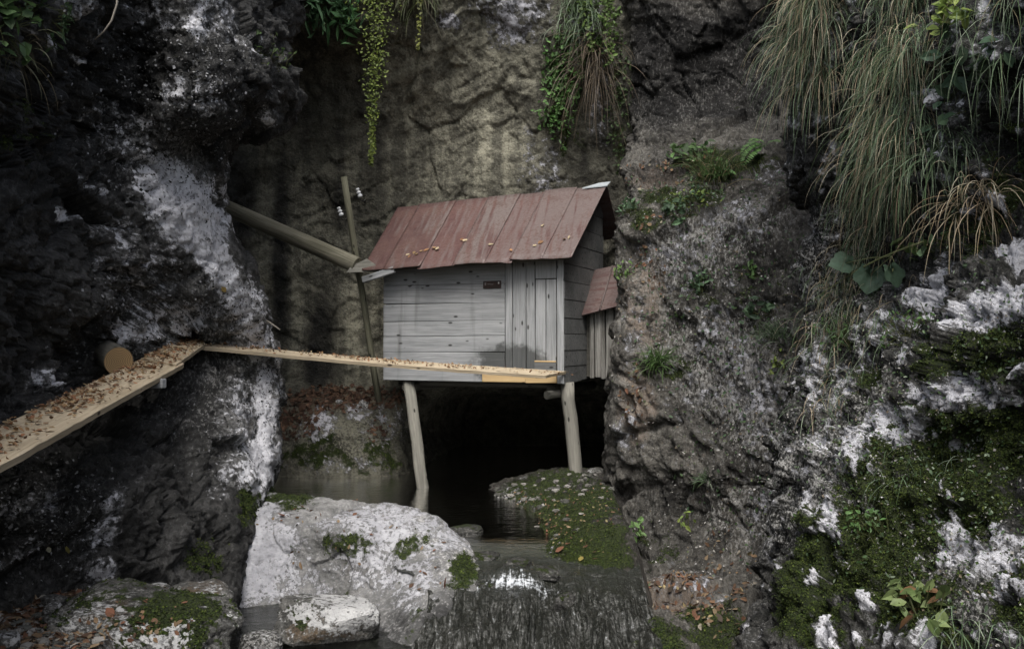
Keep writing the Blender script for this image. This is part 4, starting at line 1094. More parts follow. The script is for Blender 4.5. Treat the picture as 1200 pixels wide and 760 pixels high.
LEAF2 = np.array([[-.5, 0, 0], [-.18, .26, 0], [.18, .22, 0], [.5, 0, 0], [.18, -.22, 0], [-.18, -.26, 0]])
def leaf_cloud(pts, nrm, size, cols, seed, tilt=.5, narrow=1.0, fold=.10, lift=.004, droop=0.0, axis=None):
    """many small folded leaves: returns V, F, C"""
    r = np.random.default_rng(seed); n = len(pts)
    nz = unit(nrm + r.normal(size=(n, 3)) * tilt)
    if axis is None: ax = unit(np.cross(nz, r.normal(size=(n, 3))))
    else: ax = unit(axis - nz * (axis * nz).sum(1)[:, None])
    ay = np.cross(nz, ax)
    L = r.uniform(size[0], size[1], n)
    T = LEAF2 * np.array([1, narrow, 1])
    z = np.abs(T[:, 1]) * 2 * fold * 1.0
    jit = r.uniform(.8, 1.2, (n, 6, 2))
    X_ = T[None, :, 0] * jit[..., 0] * L[:, None]; Y_ = T[None, :, 1] * jit[..., 1] * L[:, None]
    curl = r.uniform(-.25, .35, n)
    Z_ = (z[None] + curl[:, None] * (T[None, :, 0] ** 2) - droop * (T[None, :, 0] + .5) ** 2) * L[:, None]
    V = pts[:, None] + ax[:, None] * X_[..., None] + ay[:, None] * Y_[..., None] + nz[:, None] * (Z_[..., None] + lift)
    b = np.arange(n)[:, None] * 6
    Fq = np.concatenate([b + np.array([[0, 5, 4, 3]]), b + np.array([[0, 3, 2, 1]])])
    cols = np.asarray(cols, float)
    c = cols[r.integers(0, len(cols), n)] * r.uniform(.65, 1.25, n)[:, None]
    C = np.repeat(np.concatenate([c, np.ones((n, 1))], 1), 6, 0)
    return V.reshape(-1, 3), Fq, C

def flake_cloud(pts, nrm, size, cols, seed, tilt=.4, lift=.003):
    r = np.random.default_rng(seed); n = len(pts)
    nz = unit(nrm + r.normal(size=(n, 3)) * tilt)
    ax = unit(np.cross(nz, r.normal(size=(n, 3)))); ay = np.cross(nz, ax)
    L = r.uniform(size[0], size[1], n)[:, None]; W = L * r.uniform(.35, .9, n)[:, None]
    q = pts + nz * lift
    V = np.stack([q - ax * L * .5, q - ay * W * .5 + ax * L * r.uniform(-.2, .2, (n, 1)), q + ax * L * .5, q + ay * W * .5 + nz * L * .2], 1)
    Fq = np.arange(n * 4).reshape(-1, 4)
    cols = np.asarray(cols, float)
    c = cols[r.integers(0, len(cols), n)] * r.uniform(.6, 1.3, n)[:, None]
    return V.reshape(-1, 3), Fq, np.repeat(np.concatenate([c, np.ones((n, 1))], 1), 4, 0)

def merge(parts):
    Vs, Fs, Cs, o_ = [], [], [], 0
    for V, Fq, C in parts:
        Vs.append(V); Fs.append(Fq + o_); Cs.append(C); o_ += len(V)
    return np.concatenate(Vs), np.concatenate(Fs), np.concatenate(Cs)

def plant_obj(name, label, cat, parts, mat, org=None, group=None, kind=None):
    V, Fq, C = merge(parts)
    org = V.mean(0) if org is None else np.asarray(org)
    o = obj(name, np_mesh(name, V - org, Fq, mat, False, C)); o.location = tuple(org)
    return tag(o, label, cat, group, kind)

def blades(roots, dirs, L, width, cols, seed, seg=7, grav=1.0, stiff=.35, spread=.5, sway=.065):
    r = np.random.default_rng(seed); n = len(roots)
    L = r.uniform(L[0], L[1], n); step = (L / seg)[:, None]
    d = unit(dirs + r.normal(size=(n, 3)) * spread)
    p = roots.copy(); pts = [p]
    g = np.array([0, 0, -1.0])
    bend = r.uniform(.6, 1.3, n)[:, None]
    for k in range(seg):
        d = unit(d + g * grav * (1 - stiff) * bend * (0.35 + .65 * k / seg) + r.normal(size=(n, 3)) * sway)
        p = p + d * step; pts.append(p)
    pts = np.stack(pts, 1)
    side = unit(np.cross(r.normal(size=(n, 3)) * .6 + np.array([0, -1.0, .2]), d))
    wv = r.uniform(width[0], width[1], n)
    tp = np.array([.7] + [1 - (k / seg) ** 2 * .9 for k in range(1, seg + 1)])
    off_ = side[:, None] * (wv[:, None] * tp[None] * .5)[..., None]
    V = np.stack([pts - off_, pts + off_], 2).reshape(n, -1, 3)
    m = (seg + 1) * 2
    b = np.arange(n)[:, None]*m
    Fq = np.concatenate([b + np.array([[2 * k, 2 * k + 1, 2 * k + 3, 2 * k + 2]]) for k in range(seg)])
    cols = np.asarray(cols, float)
    c = cols[r.integers(0, len(cols), n)] * r.uniform(.6, 1.3, n)[:, None]
    C = np.repeat(np.concatenate([c, np.ones((n, 1))], 1), m, 0)
    return V.reshape(-1, 3), Fq, C

DRYG = [(.42, .36, .24), (.30, .24, .15), (.52, .47, .35), (.18, .13, .08), (.45, .36, .25)]
GRNG = [(.10, .16, .08), (.15, .22, .13), (.06, .10, .05), (.27, .33, .23), (.11, .17, .08)]
MIXG = DRYG + GRNG + GRNG
BRN = [(.15, .085, .05), (.20, .13, .075), (.11, .06, .035), (.25, .18, .11), (.09, .05, .032), (.16, .075, .045)]
YEL = [(.32, .28, .12), (.26, .21, .08), (.34, .29, .18)]

# hanging grass on the right cliff
def hang(label, bl, n, L, cols, seed, width=(.004, .008), out=.7, up=.25, spread=.35, s=None, grav=.9):
    s = s or right
    pt, nn = pick(s, bl, n, seed)
    d = np.array([-.05, -.55, 0]) * out + nn * .12 + np.array([0, 0, up])
    root = pt[np.argmax(pt[:, 2])]
    return plant_obj("hanging_grass", label, "grass", [blades(pt - nn * .02, d, L, width, cols, seed, grav=grav, spread=spread)], M_LEAF, root, "grass clumps hanging on the cliffs")
FINE = dict(width=(.0026, .0058), out=.5, up=.05, spread=.42, grav=1.1)
hang("long straw and green grass curtain hanging beside the dark upper recess", [(948, -20, 26, 34, 1), (946, 30, 20, 40, 1), (950, 80, 15, 30, .6)], 1500, (.2, .62), DRYG + GRNG + GRNG, 101, **FINE)
hang("longest straw and green grass curtain reaching down to the big heart shaped leaves", [(1050, -20, 28, 34, 1), (1048, 50, 24, 50, 1), (1040, 130, 22, 50, .9), (1032, 190, 20, 40, .7)], 2600, (.2, .60), DRYG + GRNG + GRNG, 102, **FINE)
hang("lower end of grass curtain, dense green blades round the heart shaped leaves", [(1020, 235, 26, 40, 1), (1005, 285, 20, 26, .6)], 700, (.2, .4), GRNG + GRNG + DRYG, 103, **FINE)
hang("loose green grass drooping over white crust at the cliff's upper edge", [(1160, -10, 60, 40, 1), (1190, 60, 40, 40, .6), (1110, 60, 30, 50, .5)], 330, (.25, .5), GRNG + GRNG + [(.30, .26, .15)], 104, **FINE)
hang("thin straw green wisps trailing below the heart shaped leaves", [(1010, 330, 30, 30, .8), (1035, 370, 26, 30, .7), (985, 370, 24, 40, .7)], 520, (.2, .45), MIXG, 115, **FINE)
hang("arching green grass tuft between curtain and mossy white rock", [(1095, 175, 26, 26, 1)], 150, (.3, .5), GRNG, 105, out=1.0)
hang("dry grass strands hanging over the white crusted ledge", [(1135, 235, 16, 20, 1)], 130, (.35, .6), DRYG, 106)
hang("thin pale grass trailing on the crumbly edge left of the heart shaped leaves", [(975, 330, 24, 40, 1), (960, 380, 24, 40, .8)], 260, (.2, .42), MIXG, 107, width=(.003, .006))
hang("sparse grass wisps trailing over white streaked rock", [(985, 440, 34, 40, .8), (960, 470, 20, 30, .6)], 200, (.15, .35), MIXG, 108, width=(.003, .006))
hang("few arching blades at the foot of the mossy cliff", [(1150, 750, 40, 26, 1)], 70, (.25, .4), GRNG, 109, out=1.0, up=.7)
hang("thin blades arching out of moss in the middle of the cliff", [(1030, 545, 60, 20, .8), (1090, 530, 30, 20, .5)], 60, (.15, .3), GRNG, 110, out=1.0, up=.5, width=(.003, .005))
hang("dry grass hanging in the dark top corner under the broad leaves", [(25, 70, 22, 26, 1)], 110, (.2, .4), [(.13, .11, .07), (.07, .08, .04)], 111, s=left)
hang("brown root strands hanging on the ivy covered cleft", [(692, 70, 12, 26, 1)], 170, (.6, 1.15), [(.13, .10, .07), (.18, .14, .10), (.09, .07, .05)], 112, s=back, out=.5, up=0, width=(.006, .012))
hang("dark grass fringe at the top of the back wall beside the yellow vine", [(490, -15, 22, 20, 1)], 200, (.25, .6), [(.10, .09, .05), (.08, .10, .04)], 113, s=back, width=(.006, .012))
hang("grass hanging over the white crust above the bright ivy", [(672, 10, 22, 30, 1)], 200, (.3, .6), GRNG, 114, s=back, width=(.006, .012))
def tuft(label, s, px, py, n, L, cols, seed, width=(.006, .011), up=1.0, rad=8):
    pt, nn = pick(s, [(px, py, rad, rad * .8, 1)], n, seed)
    return plant_obj("grass_tuft", label, "grass", [blades(pt - nn * .02, nn * .6 + np.array([0, 0, up]), L, width, cols, seed, grav=.55, spread=.4)], M_LEAF, pt[0], "grass tufts on the cliffs")
tuft("bright green grass tuft on a mossy step of the pale buttress", butt, 765, 428, 170, (.18, .34), [(.09, .17, .05), (.12, .20, .07)], 120, rad=12)
tuft("dark grass tuft on the ledge under the fern", butt, 835, 200, 220, (.25, .5), [(.06, .10, .035), (.08, .12, .04), (.18, .15, .08)], 121, rad=26)
tuft("small drooping tuft lower on the buttress", butt, 820, 565, 60, (.10, .2), GRNG, 122)
tuft("wispy tuft under the speckled overhang of the buttress", butt, 905, 395, 130, (.15, .3), GRNG, 123, rad=16)

# leafy plants
def herb(name, label, s, px, py, n, size, cols, seed, rad=14, rise=.10, narrow=1.0, cat="plant", tilt=.55, up=.7, droop=.3, ry=None, stems=True):
    pt, nn = pick(s, [(px, py, rad, ry or rad * .8, 1)], n, seed)
    r = np.random.default_rng(seed)
    top_ = pt + nn * r.uniform(.2, 1, n)[:, None] * rise + np.array([0, 0, 1]) * r.uniform(-.3, .8, n)[:, None] * rise
    parts = [leaf_cloud(top_, nn * (1 - up) + np.array([0, -.45, .65]) * up + 0 * nn, size, cols, seed, tilt, narrow, droop=droop)]
    if stems:
        a, b_ = pt - nn * .02, top_
        c0 = pt[np.argmin(((pt - pt.mean(0)) ** 2).sum(1))]
        for (a, b_) in ((a, b_), (np.tile(c0, (n, 1)), a + nn * .025)):
            sd = unit(np.cross(b_ - a, np.array([0, 1.0, 0.1])) + 1e-6) * .0022
            V = np.stack([a - sd, a + sd, b_ + sd, b_ - sd], 1).reshape(-1, 3)
            parts.append((V, np.arange(n * 4).reshape(-1, 4), np.tile([.07, .08, .03, 1], (n * 4, 1))))
    return plant_obj(name, label, cat, parts, M_LEAF, pt[0])
G1 = [(.10, .20, .06), (.13, .24, .08), (.08, .15, .05)]
G2 = [(.09, .16, .08), (.11, .19, .10), (.07, .12, .07)]
GY = [(.22, .30, .07), (.27, .34, .09), (.17, .25, .06)]
GD = [(.04, .08, .03), (.06, .11, .04)]
herb("leafy_plant", "bluish green herb at the roof's upper right corner", butt, 737, 243, 60, (.04, .08), G2, 201, 12)
herb("leafy_plant", "small bright green sprig above the annex roof", butt, 728, 322, 26, (.035, .06), [(.20, .33, .10), (.16, .28, .08)], 202, 7, rise=.12)
herb("leafy_plant", "broad leaved plant hanging on the dark ledge", butt, 810, 178, 60, (.06, .14), G1 + GD, 203, 26)
herb("leafy_plant", "round leaved plant under the dark grass on the ledge", butt, 838, 203, 34, (.08, .15), G1, 204, 20)
herb("leafy_plant", "yellow green herb patch on the ledge's lower lip", butt, 815, 232, 110, (.03, .06), GY + G2, 205, 26)
herb("leafy_plant", "grey green leaves below the yellow green herb", butt, 795, 252, 40, (.06, .11), G2, 206, 18)
herb("leafy_plant", "clump of pale leaflets in the middle of the speckled buttress", butt, 815, 335, 60, (.04, .07), G2, 207, 16)
herb("leafy_plant", "small leaf rosette right of the pale leaflets", butt, 882, 318, 14, (.05, .08), G1, 208, 8)
herb("leafy_plant", "flat grey green leaves further right on the buttress", butt, 885, 365, 26, (.05, .09), G2, 209, 14)
herb("leafy_plant", "yellow green sprig low at the buttress beside the overhang's end", butt, 912, 422, 24, (.03, .05), GY, 210, 10)
herb("leafy_plant", "bright green sprout in the undercut above brown leaves", butt, 751, 628, 16, (.06, .10), [(.16, .28, .09)], 211, 6, rise=.14)
herb("leafy_plant", "small yellowish sprout beside the bright green sprout", butt, 800, 612, 12, (.04, .07), GY, 212, 8)
herb("leafy_plant", "pale green creeping leaves on the near cliff edge", right, 985, 395, 80, (.02, .045), G1, 213, 24)
herb("leafy_plant", "fresh yellow green leaves at the end of the long stalk", right, 1072, 288, 22, (.05, .09), [(.24, .36, .12), (.20, .30, .10)], 214, 14, rise=.05)
herb("leafy_plant", "round pale leaves above the white crusted rock", right, 1095, 288, 10, (.06, .09), [(.22, .34, .18)], 215, 14)
herb("leafy_plant", "dark broad leaves hanging among grass at upper cliff", right, 1120, 95, 40, (.08, .14), [(.09, .16, .10), (.07, .12, .07)], 216, 40, ry=50)
herb("leafy_plant", "yellow green leaves at the very top between grass curtains", right, 1105, 20, 34, (.06, .10), GY, 217, 24)
herb("leafy_plant", "tiny leaved herb in the mossy hollow", right, 1010, 620, 60, (.02, .04), G1, 218, 18)
herb("leafy_plant", "small leaf cluster with reddish stalk near the cliff foot", right, 1072, 715, 40, (.06, .10), [(.14, .20, .07), (.20, .26, .10), (.22, .12, .06)], 219, 18)
herb("leafy_plant", "sprinkle of leaflets over the mossy ledge", right, 1060, 385, 60, (.02, .045), G1, 220, 34)
herb("leafy_plant", "broad green leaves in the dark top corner of the left cliff", left, 18, 32, 55, (.06, .11), [(.09, .17, .06), (.13, .22, .08), (.06, .11, .04)], 221, 30, ry=40, rise=.12)
herb("leafy_plant", "hanging leaf spray beside the white crust in the top corner", left, 48, 25, 60, (.05, .09), [(.06, .11, .05), (.05, .09, .04)], 222, 22, ry=34, narrow=.6)
herb("leafy_plant", "dark green strap leaves at the top of the back wall", back, 385, 12, 90, (.14, .28), [(.07, .16, .07), (.10, .20, .10), (.05, .10, .05)], 223, 36, ry=22, narrow=.35, rise=.18, droop=.5)
herb("leafy_plant", "bright strap leaves beside the yellow vine", back, 410, 25, 50, (.14, .24), [(.11, .24, .09), (.14, .27, .12)], 224, 14, ry=18, narrow=.4, rise=.22, droop=.5)
herb("ivy", "bright green ivy cascading over the dark cleft above the roof", back, 655, 110, 520, (.045, .09), [(.13, .27, .08), (.17, .32, .10), (.09, .18, .06)], 225, 26, ry=62, rise=.16, cat="ivy")
herb("ivy", "thin dark ivy round the white crust above the roof", back, 690, 40, 300, (.045, .075), [(.10, .17, .05), (.08, .14, .04)], 226, 34, ry=50, rise=.08, cat="ivy")
herb("ivy", "sparse dark ivy trailing between roof corner and ledge", back, 722, 120, 200, (.04, .07), [(.08, .13, .05), (.06, .10, .04)], 227, 16, ry=80, rise=.08, cat="ivy")
herb("leafy_plant", "few leaves clinging under the overhang of the left cliff", left, 320, 60, 24, (.04, .07), [(.07, .12, .04)], 228, 16, ry=30)

# hanging vines
def vine(label, s, x0, y0, x1, y1, n, size, cols, seed, w0, w1, front=.10):
    r = np.random.default_rng(seed)
    bp, bn = nearest(s, x0, max(y0, -40)); d0 = proj(bp[None])[2][0] - front
    f = r.uniform(0, 1, n) ** 1.35
    wdt = w0 * (1 - f) ** 1.6 + w1
    px = x0 + (x1 - x0) * f + r.normal(size=n) * wdt * .55; py = y0 + (y1 - y0) * f
    pt = P(px, py, d0 - .04 * r.uniform(0, 1, n) + .25 * f * 0)
    nn = np.tile([0, -1.0, .35], (n, 1))
    parts = [leaf_cloud(pt, nn, size, cols, seed, .5, 1.0, droop=.2)]
    k = 30; ss = P(np.linspace(x0, x1, k) + np.sin(np.arange(k) * .6) * 2, np.linspace(y0, y1, k), np.full(k, d0 + .02))
    sd = np.array([.004, 0, 0]); V = np.stack([ss - sd, ss + sd], 1).reshape(-1, 3)
    Fq = np.array([[2 * i, 2 * i + 1, 2 * i + 3, 2 * i + 2] for i in range(k - 1)])
    parts.append((V, Fq, np.tile([.06, .05, .03, 1], (2 * k, 1))))
    return plant_obj("hanging_vine", label, "vine", parts, M_LEAF, ss[0])
vine("yellow green vine hanging in a long tapering strand down the back wall", back, 441, -15, 435, 195, 950, (.03, .055), [(.14, .19, .04), (.19, .24, .05), (.10, .14, .03)], 301, 24, 2.5)
vine("thin yellowish vine strand right of the tapering vine", back, 492, -15, 490, 58, 60, (.04, .065), [(.20, .22, .06)], 302, 3, 2)
vine("dark green leafy vine strand hanging beside the cleft's dark edge", back, 712, -15, 716, 80, 160, (.045, .08), [(.12, .19, .05), (.09, .15, .04)], 303, 8, 4)
vine("short leafy vine strand at the top of the cleft", back, 680, -15, 694, 60, 130, (.045, .08), [(.13, .20, .05), (.10, .16, .05)], 304, 10, 4)

# fern
def fern(label, base, fronds, seed, cols):
    r = np.random.default_rng(seed); parts = []
    for (dx, dy, dz, L) in fronds:
        d = np.array([dx, dy, dz], float); d /= np.linalg.norm(d); p = np.array(base, float); pts = []; axs = []; ns = []; sz = []
        for k in range(16):
            p = p + d * L / 16; d = d + np.array([0, 0, -.09]); d /= np.linalg.norm(d)
            sd = np.cross(d, [0, -.5, 1]); sd /= np.linalg.norm(sd)
            wv = L * .20 * math.sin(math.pi * (k + 1) / 17) + .01
            for s_ in (-1, 1):
                pts.append(p + sd * s_ * wv * .5); axs.append(sd * s_ + d * .4); ns.append(np.cross(d, sd) * -1 + np.array([0, -.3, .3])); sz.append(wv)
        pts, axs, ns = np.array(pts), np.array(axs), np.array(ns)
        if ns[:, 2].mean() < 0: ns = -ns
        V, Fq, C = leaf_cloud(pts, unit(ns), (1.0, 1.0), cols, seed, .08, .55, axis=axs)
        V = (V.reshape(-1, 6, 3) - pts[:, None]) * np.array(sz)[:, None, None] + pts[:, None]
        parts.append((V.reshape(-1, 3), Fq, C))
    return plant_obj("fern", label, "fern", parts, M_LEAF, base)
fb, fn_ = nearest(butt, 893, 172)
fern("green fern with three fronds under the straw grass curtain", fb + np.array([0, -.1, .03]), [(-1, -.4, .35, .36), (-1, -.5, -.05, .42), (-.8, -.6, .75, .30), (.3, -.6, .5, .22)], 5, [(.11, .24, .07), (.14, .28, .08)])

# big heart shaped leaves on a long stalk
def big_leaf(c, nrm, ax, size, parent, col):
    nrm = Vector(nrm).normalized(); ax = Vector(ax); ax = (ax - nrm * ax.dot(nrm)).normalized(); ay = nrm.cross(ax)
    out = []
    for k in range(40):
        a = -math.pi + 2 * math.pi * k / 40
        r = .50 + .10 * math.cos(a) - .30 * math.exp(-((abs(a) - math.pi) / .28) ** 2) + .05 * math.cos(5 * a) + .018 * math.cos(13 * a)
        out.append((r * math.cos(a), r * math.sin(a)))
    V = [(-.22, 0, 0)]; Fq = []
    for ring in (.5, 1.0):
        for (x, y) in out:
            xx_, yy = -.22 + (x + .22) * ring, y * ring
            V.append((xx_, yy, .14 * abs(yy) ** 1.2 - .22 * (xx_ + .2) ** 2 + .015 * math.sin(9 * math.atan2(yy, xx_ + .22)) * ring))
    for k in range(40):
        j = (k + 1) % 40
        Fq.append((0, 1 + k, 1 + j)); Fq.append((1 + k, 41 + k, 41 + j, 1 + j))
    me = bpy.data.meshes.new("leaf"); me.from_pydata([tuple(Vector(v) * size) for v in V], [], Fq)
    at = me.color_attributes.new("mask", 'FLOAT_COLOR', 'POINT')
    at.data.foreach_set("color", np.tile([*col, 1], (len(V), 1)).astype(np.float32).ravel())
    me.materials.append(M_LEAF)
    for q in me.polygons: q.use_smooth = True
    o = obj("leaf", me, parent)
    o.matrix_local = Matrix.Translation(Vector(c)) @ Matrix((ax, ay, nrm)).transposed().to_4x4()
    return o
def onrock(px, py, lift=.07):
    p_, n_ = nearest(right, px, py); return P(px, py, proj(p_[None])[2][0] - lift)
st0 = onrock(955, 350, .04); st1 = onrock(1082, 283, .03)
bl_ = empty("heart_leaf_plant", tuple(st0)); tag(bl_, "plant with three big heart shaped leaves on one long slanting stalk", "plant")
M_STALK, nt_, bs_ = newmat("stalk"); bs_.inputs["Base Color"].default_value = (.20, .22, .09, 1); bs_.inputs["Roughness"].default_value = .6
S0 = Vector(st0)
mid_ = [lerp(Vector(st0), Vector(st1), k / 8) + Vector((0, -.04 * math.sin(math.pi * k / 8), .05 * math.sin(math.pi * k / 8))) - S0 for k in range(9)]
tube("stalk", mid_, [.004 + .003 * k / 8 for k in range(9)], M_STALK, bl_, 6)
for (px, py, sz, axv, nv, col) in ((992, 308, .17, (-1, 0, -.1), (.1, -.8, .6), (.115, .185, .125)), (1020, 322, .19, (-.25, -.2, -1), (-.15, -.9, .45), (.10, .165, .11)), (1046, 318, .15, (.3, -.1, -1), (.3, -.9, .4), (.10, .165, .11))):
    c_ = onrock(px, py, .16)
    big_leaf(Vector(c_) - S0, nv, axv, sz * 1.1, bl_, col)
    tube("leaf_stalk", [Vector(onrock(1045, 300)) - S0, (Vector(onrock(1045, 300)) + Vector(c_)) / 2 - S0 + Vector((0, -.03, .01)), Vector(c_) - S0], [.003] * 3, M_STALK, bl_, 5)

# bare twigs
M_TWIG, nt_, bs_ = newmat("twig_bark"); bs_.inputs["Base Color"].default_value = (.20, .18, .15, 1); bs_.inputs["Roughness"].default_value = .8
tw = tube("twig", [P(138, -20, 5.6), P(137, 5, 5.6), P(131, 24, 5.6), P(122, 37, 5.6), P(111, 47, 5.65)], [.007, .006, .006, .005, .004], M_TWIG, None, 6)
tag(tw, "thin curved bare twig hanging before the black left cliff", "twig")
tw = tube("twig", [P(302, 372, 9.35), P(315, 377, 9.2), P(328, 386, 9.1)], [.012, .009, .006], M_TWIG, None, 6)
tag(tw, "short pale twig sticking out from the white rib of the left cliff", "twig")

# ------------------------------------------------------------------ moss, crumbs and small growth
mk_w = np.clip(right.G - .45, 0, .4)
pt, nn = pick(right, None, 90000, 401, .01, mk_w)
MOSSC = [(.030, .052, .007), (.040, .062, .009), (.017, .030, .006), (.070, .095, .016), (.012, .020, .005)]
tag(plant_obj("moss", None, None, [flake_cloud(pt, nn, (.005, .015), MOSSC, 402, .9, .006)], M_MOSS), "thick green moss cushions covering the near cliff", "moss", None, "stuff")
for s_, n_, sd_, lb in ((butt, 14000, 403, "thin moss on the speckled buttress"), (ground, 14000, 404, "green moss on the stony stream bank"), (boul, 3500, 405, "moss patches on the huge pale boulder"), (bank_rock, 2500, 408, "moss on the low rounded bank boulder"), (left, 6000, 406, "dark moss at the foot of the left cliff"), (back, 7000, 407, "moss at the foot of the back wall")):
    pt, nn = pick(s_, None, n_, sd_, .01, np.clip(s_.G - .40, 0, .5))
    tag(plant_obj("moss", None, None, [flake_cloud(pt, nn, (.008, .020), MOSSC, sd_, .8, .006)], M_MOSS), lb, "moss", None, "stuff")
CR = [(.30, .29, .27), (.36, .35, .33), (.22, .21, .19), (.10, .13, .06), (.16, .13, .09), (.05, .05, .045), (.40, .39, .38)]
pt, nn = pick(butt, [(820, 350, 130, 170, 1), (860, 520, 90, 160, 1), (820, 240, 110, 60, 1), (760, 420, 50, 160, .6), (800, 640, 80, 60, .6)], 5500, 411)
tag(plant_obj("rock_crumbs", None, None, [flake_cloud(pt, nn, (.008, .034), CR, 412, .6)], M_FLAKE), "pale crumbs and flakes clinging to the speckled buttress", "crumbs", None, "stuff")
pt, nn = pick(right, [(980, 480, 60, 200, 1), (1100, 600, 120, 160, .7), (1150, 400, 80, 80, .5)], 7000, 413)
tag(plant_obj("rock_crumbs", None, None, [flake_cloud(pt, nn, (.008, .022), CR + [(.10, .16, .05)], 414, .6)], M_FLAKE), "pale crumbs and flakes on the mossy near cliff", "crumbs", None, "stuff")
pt, nn = pick(left, [(210, 120, 120, 140, 1), (190, 380, 130, 80, 1), (60, 600, 90, 90, .5), (270, 450, 60, 120, .7)], 9000, 415)
tag(plant_obj("rock_crumbs", None, None, [flake_cloud(pt, nn, (.010, .034), [(.20, .20, .20), (.30, .30, .31), (.08, .08, .078), (.015, .015, .014), (.02, .02, .018)], 416, .6)], M_FLAKE), "grey flakes on the black left cliff", "crumbs", None, "stuff")
pt, nn = pick(right, [(1080, 500, 160, 260, 1), (1130, 200, 80, 140, .8), (970, 500, 40, 160, .8)], 2200, 417)
tag(plant_obj("small_leaves", None, None, [leaf_cloud(pt + nn * .02, nn + np.array([0, -.2, .4]), (.010, .030), GD + GD + GRNG, 418, .7)], M_LEAF), "scattered small green leaves on the near cliff", "leaves", None, "stuff")
pt, nn = pick(butt, [(830, 330, 110, 150, 1), (820, 220, 110, 50, 1.0), (860, 520, 70, 140, .5)], 900, 419)
tag(plant_obj("small_leaves", None, None, [leaf_cloud(pt + nn * .02, nn + np.array([0, -.2, .4]), (.02, .05), GD + GD + G2, 420, .7)], M_LEAF), "scattered small green leaves on the buttress", "leaves", None, "stuff")

# ------------------------------------------------------------------ fallen leaves
def litter(label, s, bl, n, size, cols, seed, lift=.008, tilt=.35):
    pt, nn = pick(s, bl, n, seed)
    tag(plant_obj("leaf_litter", None, None, [leaf_cloud(pt, nn, size, cols, seed, tilt, lift=lift)], M_DRY), label, "leaf litter", None, "stuff")
litter("brown fallen leaves covering the bank at the black cliff foot", ground, [(40, 710, 80, 40, 1), (110, 715, 60, 26, .6), (60, 745, 80, 24, .7)], 1700, (.03, .075), BRN + BRN + [(.30, .28, .24)], 501)
litter("dark brown leaves lying on the ledge behind the pool", back, [(395, 463, 95, 14, 1), (345, 485, 34, 26, .7), (445, 500, 14, 20, .4)], 900, (.05, .10), [(.075, .038, .026), (.10, .055, .036), (.055, .03, .02), (.14, .08, .05)], 502)
litter("brown leaves piled on the slope below the buttress", butt, [(780, 690, 50, 36, .6), (840, 700, 60, 40, .35), (755, 690, 24, 24, .9), (850, 650, 40, 40, .2)], 430, (.025, .075), BRN + BRN + [(.26, .23, .18), (.06, .045, .035), (.34, .27, .14)], 503)
litter("reddish leaves caught on the pale edge of the buttress", butt, [(738, 460, 18, 40, 1), (760, 300, 24, 60, .4), (755, 210, 16, 30, .5), (775, 195, 60, 26, .5)], 190, (.025, .07), BRN + [(.20, .18, .14), (.30, .27, .20)], 504)
litter("small yellow and tan leaves on the mossy stream bank", ground, [(650, 600, 90, 40, 1), (690, 650, 30, 40, .6), (610, 590, 40, 16, .7)], 300, (.015, .045), [(.20, .17, .09), (.16, .13, .06)] + BRN, 505)
litter("few leaves lying on the huge pale boulder", boul, [(360, 620, 120, 40, .8), (500, 650, 40, 40, .6)], 50, (.025, .06), BRN, 506)
litter("leaves lying on the mossy bank boulder", bank_rock, [(150, 725, 70, 20, 1)], 60, (.02, .05), BRN, 507)

def plank_litter(label, ob, n, seed, size, dens=None, piles=0):
    r = np.random.default_rng(seed)
    me = ob.data; co = np.array([v.co for v in me.vertices]); M = np.array(ob.matrix_world)
    ob_top = co[:len(co) // 2]; x0, x1 = ob_top[:, 0].min(), ob_top[:, 0].max()
    cl_ = r.uniform(x0, x1, 14); x = np.where(r.uniform(size=n) < .55, r.uniform(x0, x1, n), np.clip(cl_[r.integers(0, 14, n)] + r.normal(size=n) * (x1 - x0) * .03, x0, x1)); k = np.argmin(np.abs(ob_top[None, :, 0] - x[:, None]) , 1)
    row = (k // 5) * 5
    yl, yr = ob_top[row, 1], ob_top[row + 4, 1]
    g = np.clip(r.beta(1.3, 1.5, n), .02, .98) if dens is None else dens(r, n)
    y = yl * (1 - g) + yr * g; z = ob_top[row + 2, 2] + r.uniform(0, .012, n)
    L = np.stack([x, y, z], 1); W = L @ M[:3, :3].T + M[:3, 3]
    nn = np.tile(M[:3, 2], (n, 1))
    tag(plant_obj("leaf_litter", None, None, [leaf_cloud(W, nn, size, [(.24, .14, .075), (.30, .18, .09), (.17, .09, .05), (.34, .24, .13), (.13, .075, .045), (.26, .12, .06), (.38, .30, .19)], seed, .45, lift=.006)], M_DRY), label, "leaf litter", None, "stuff")
bpy.context.view_layer.update()
plank_litter("brown leaves strewn along the long plank by the black cliff", plank_a, 1250, 511, (.012, .048), lambda r, n: np.clip(r.beta(1.2, 2.2, n), .03, .97))
plank_litter("brown leaves heaped on the short raised plank end", plank_b, 520, 512, (.014, .046))
plank_litter("brown leaf crumbs along the plank leading to the hut", plank_c, 560, 513, (.014, .042))

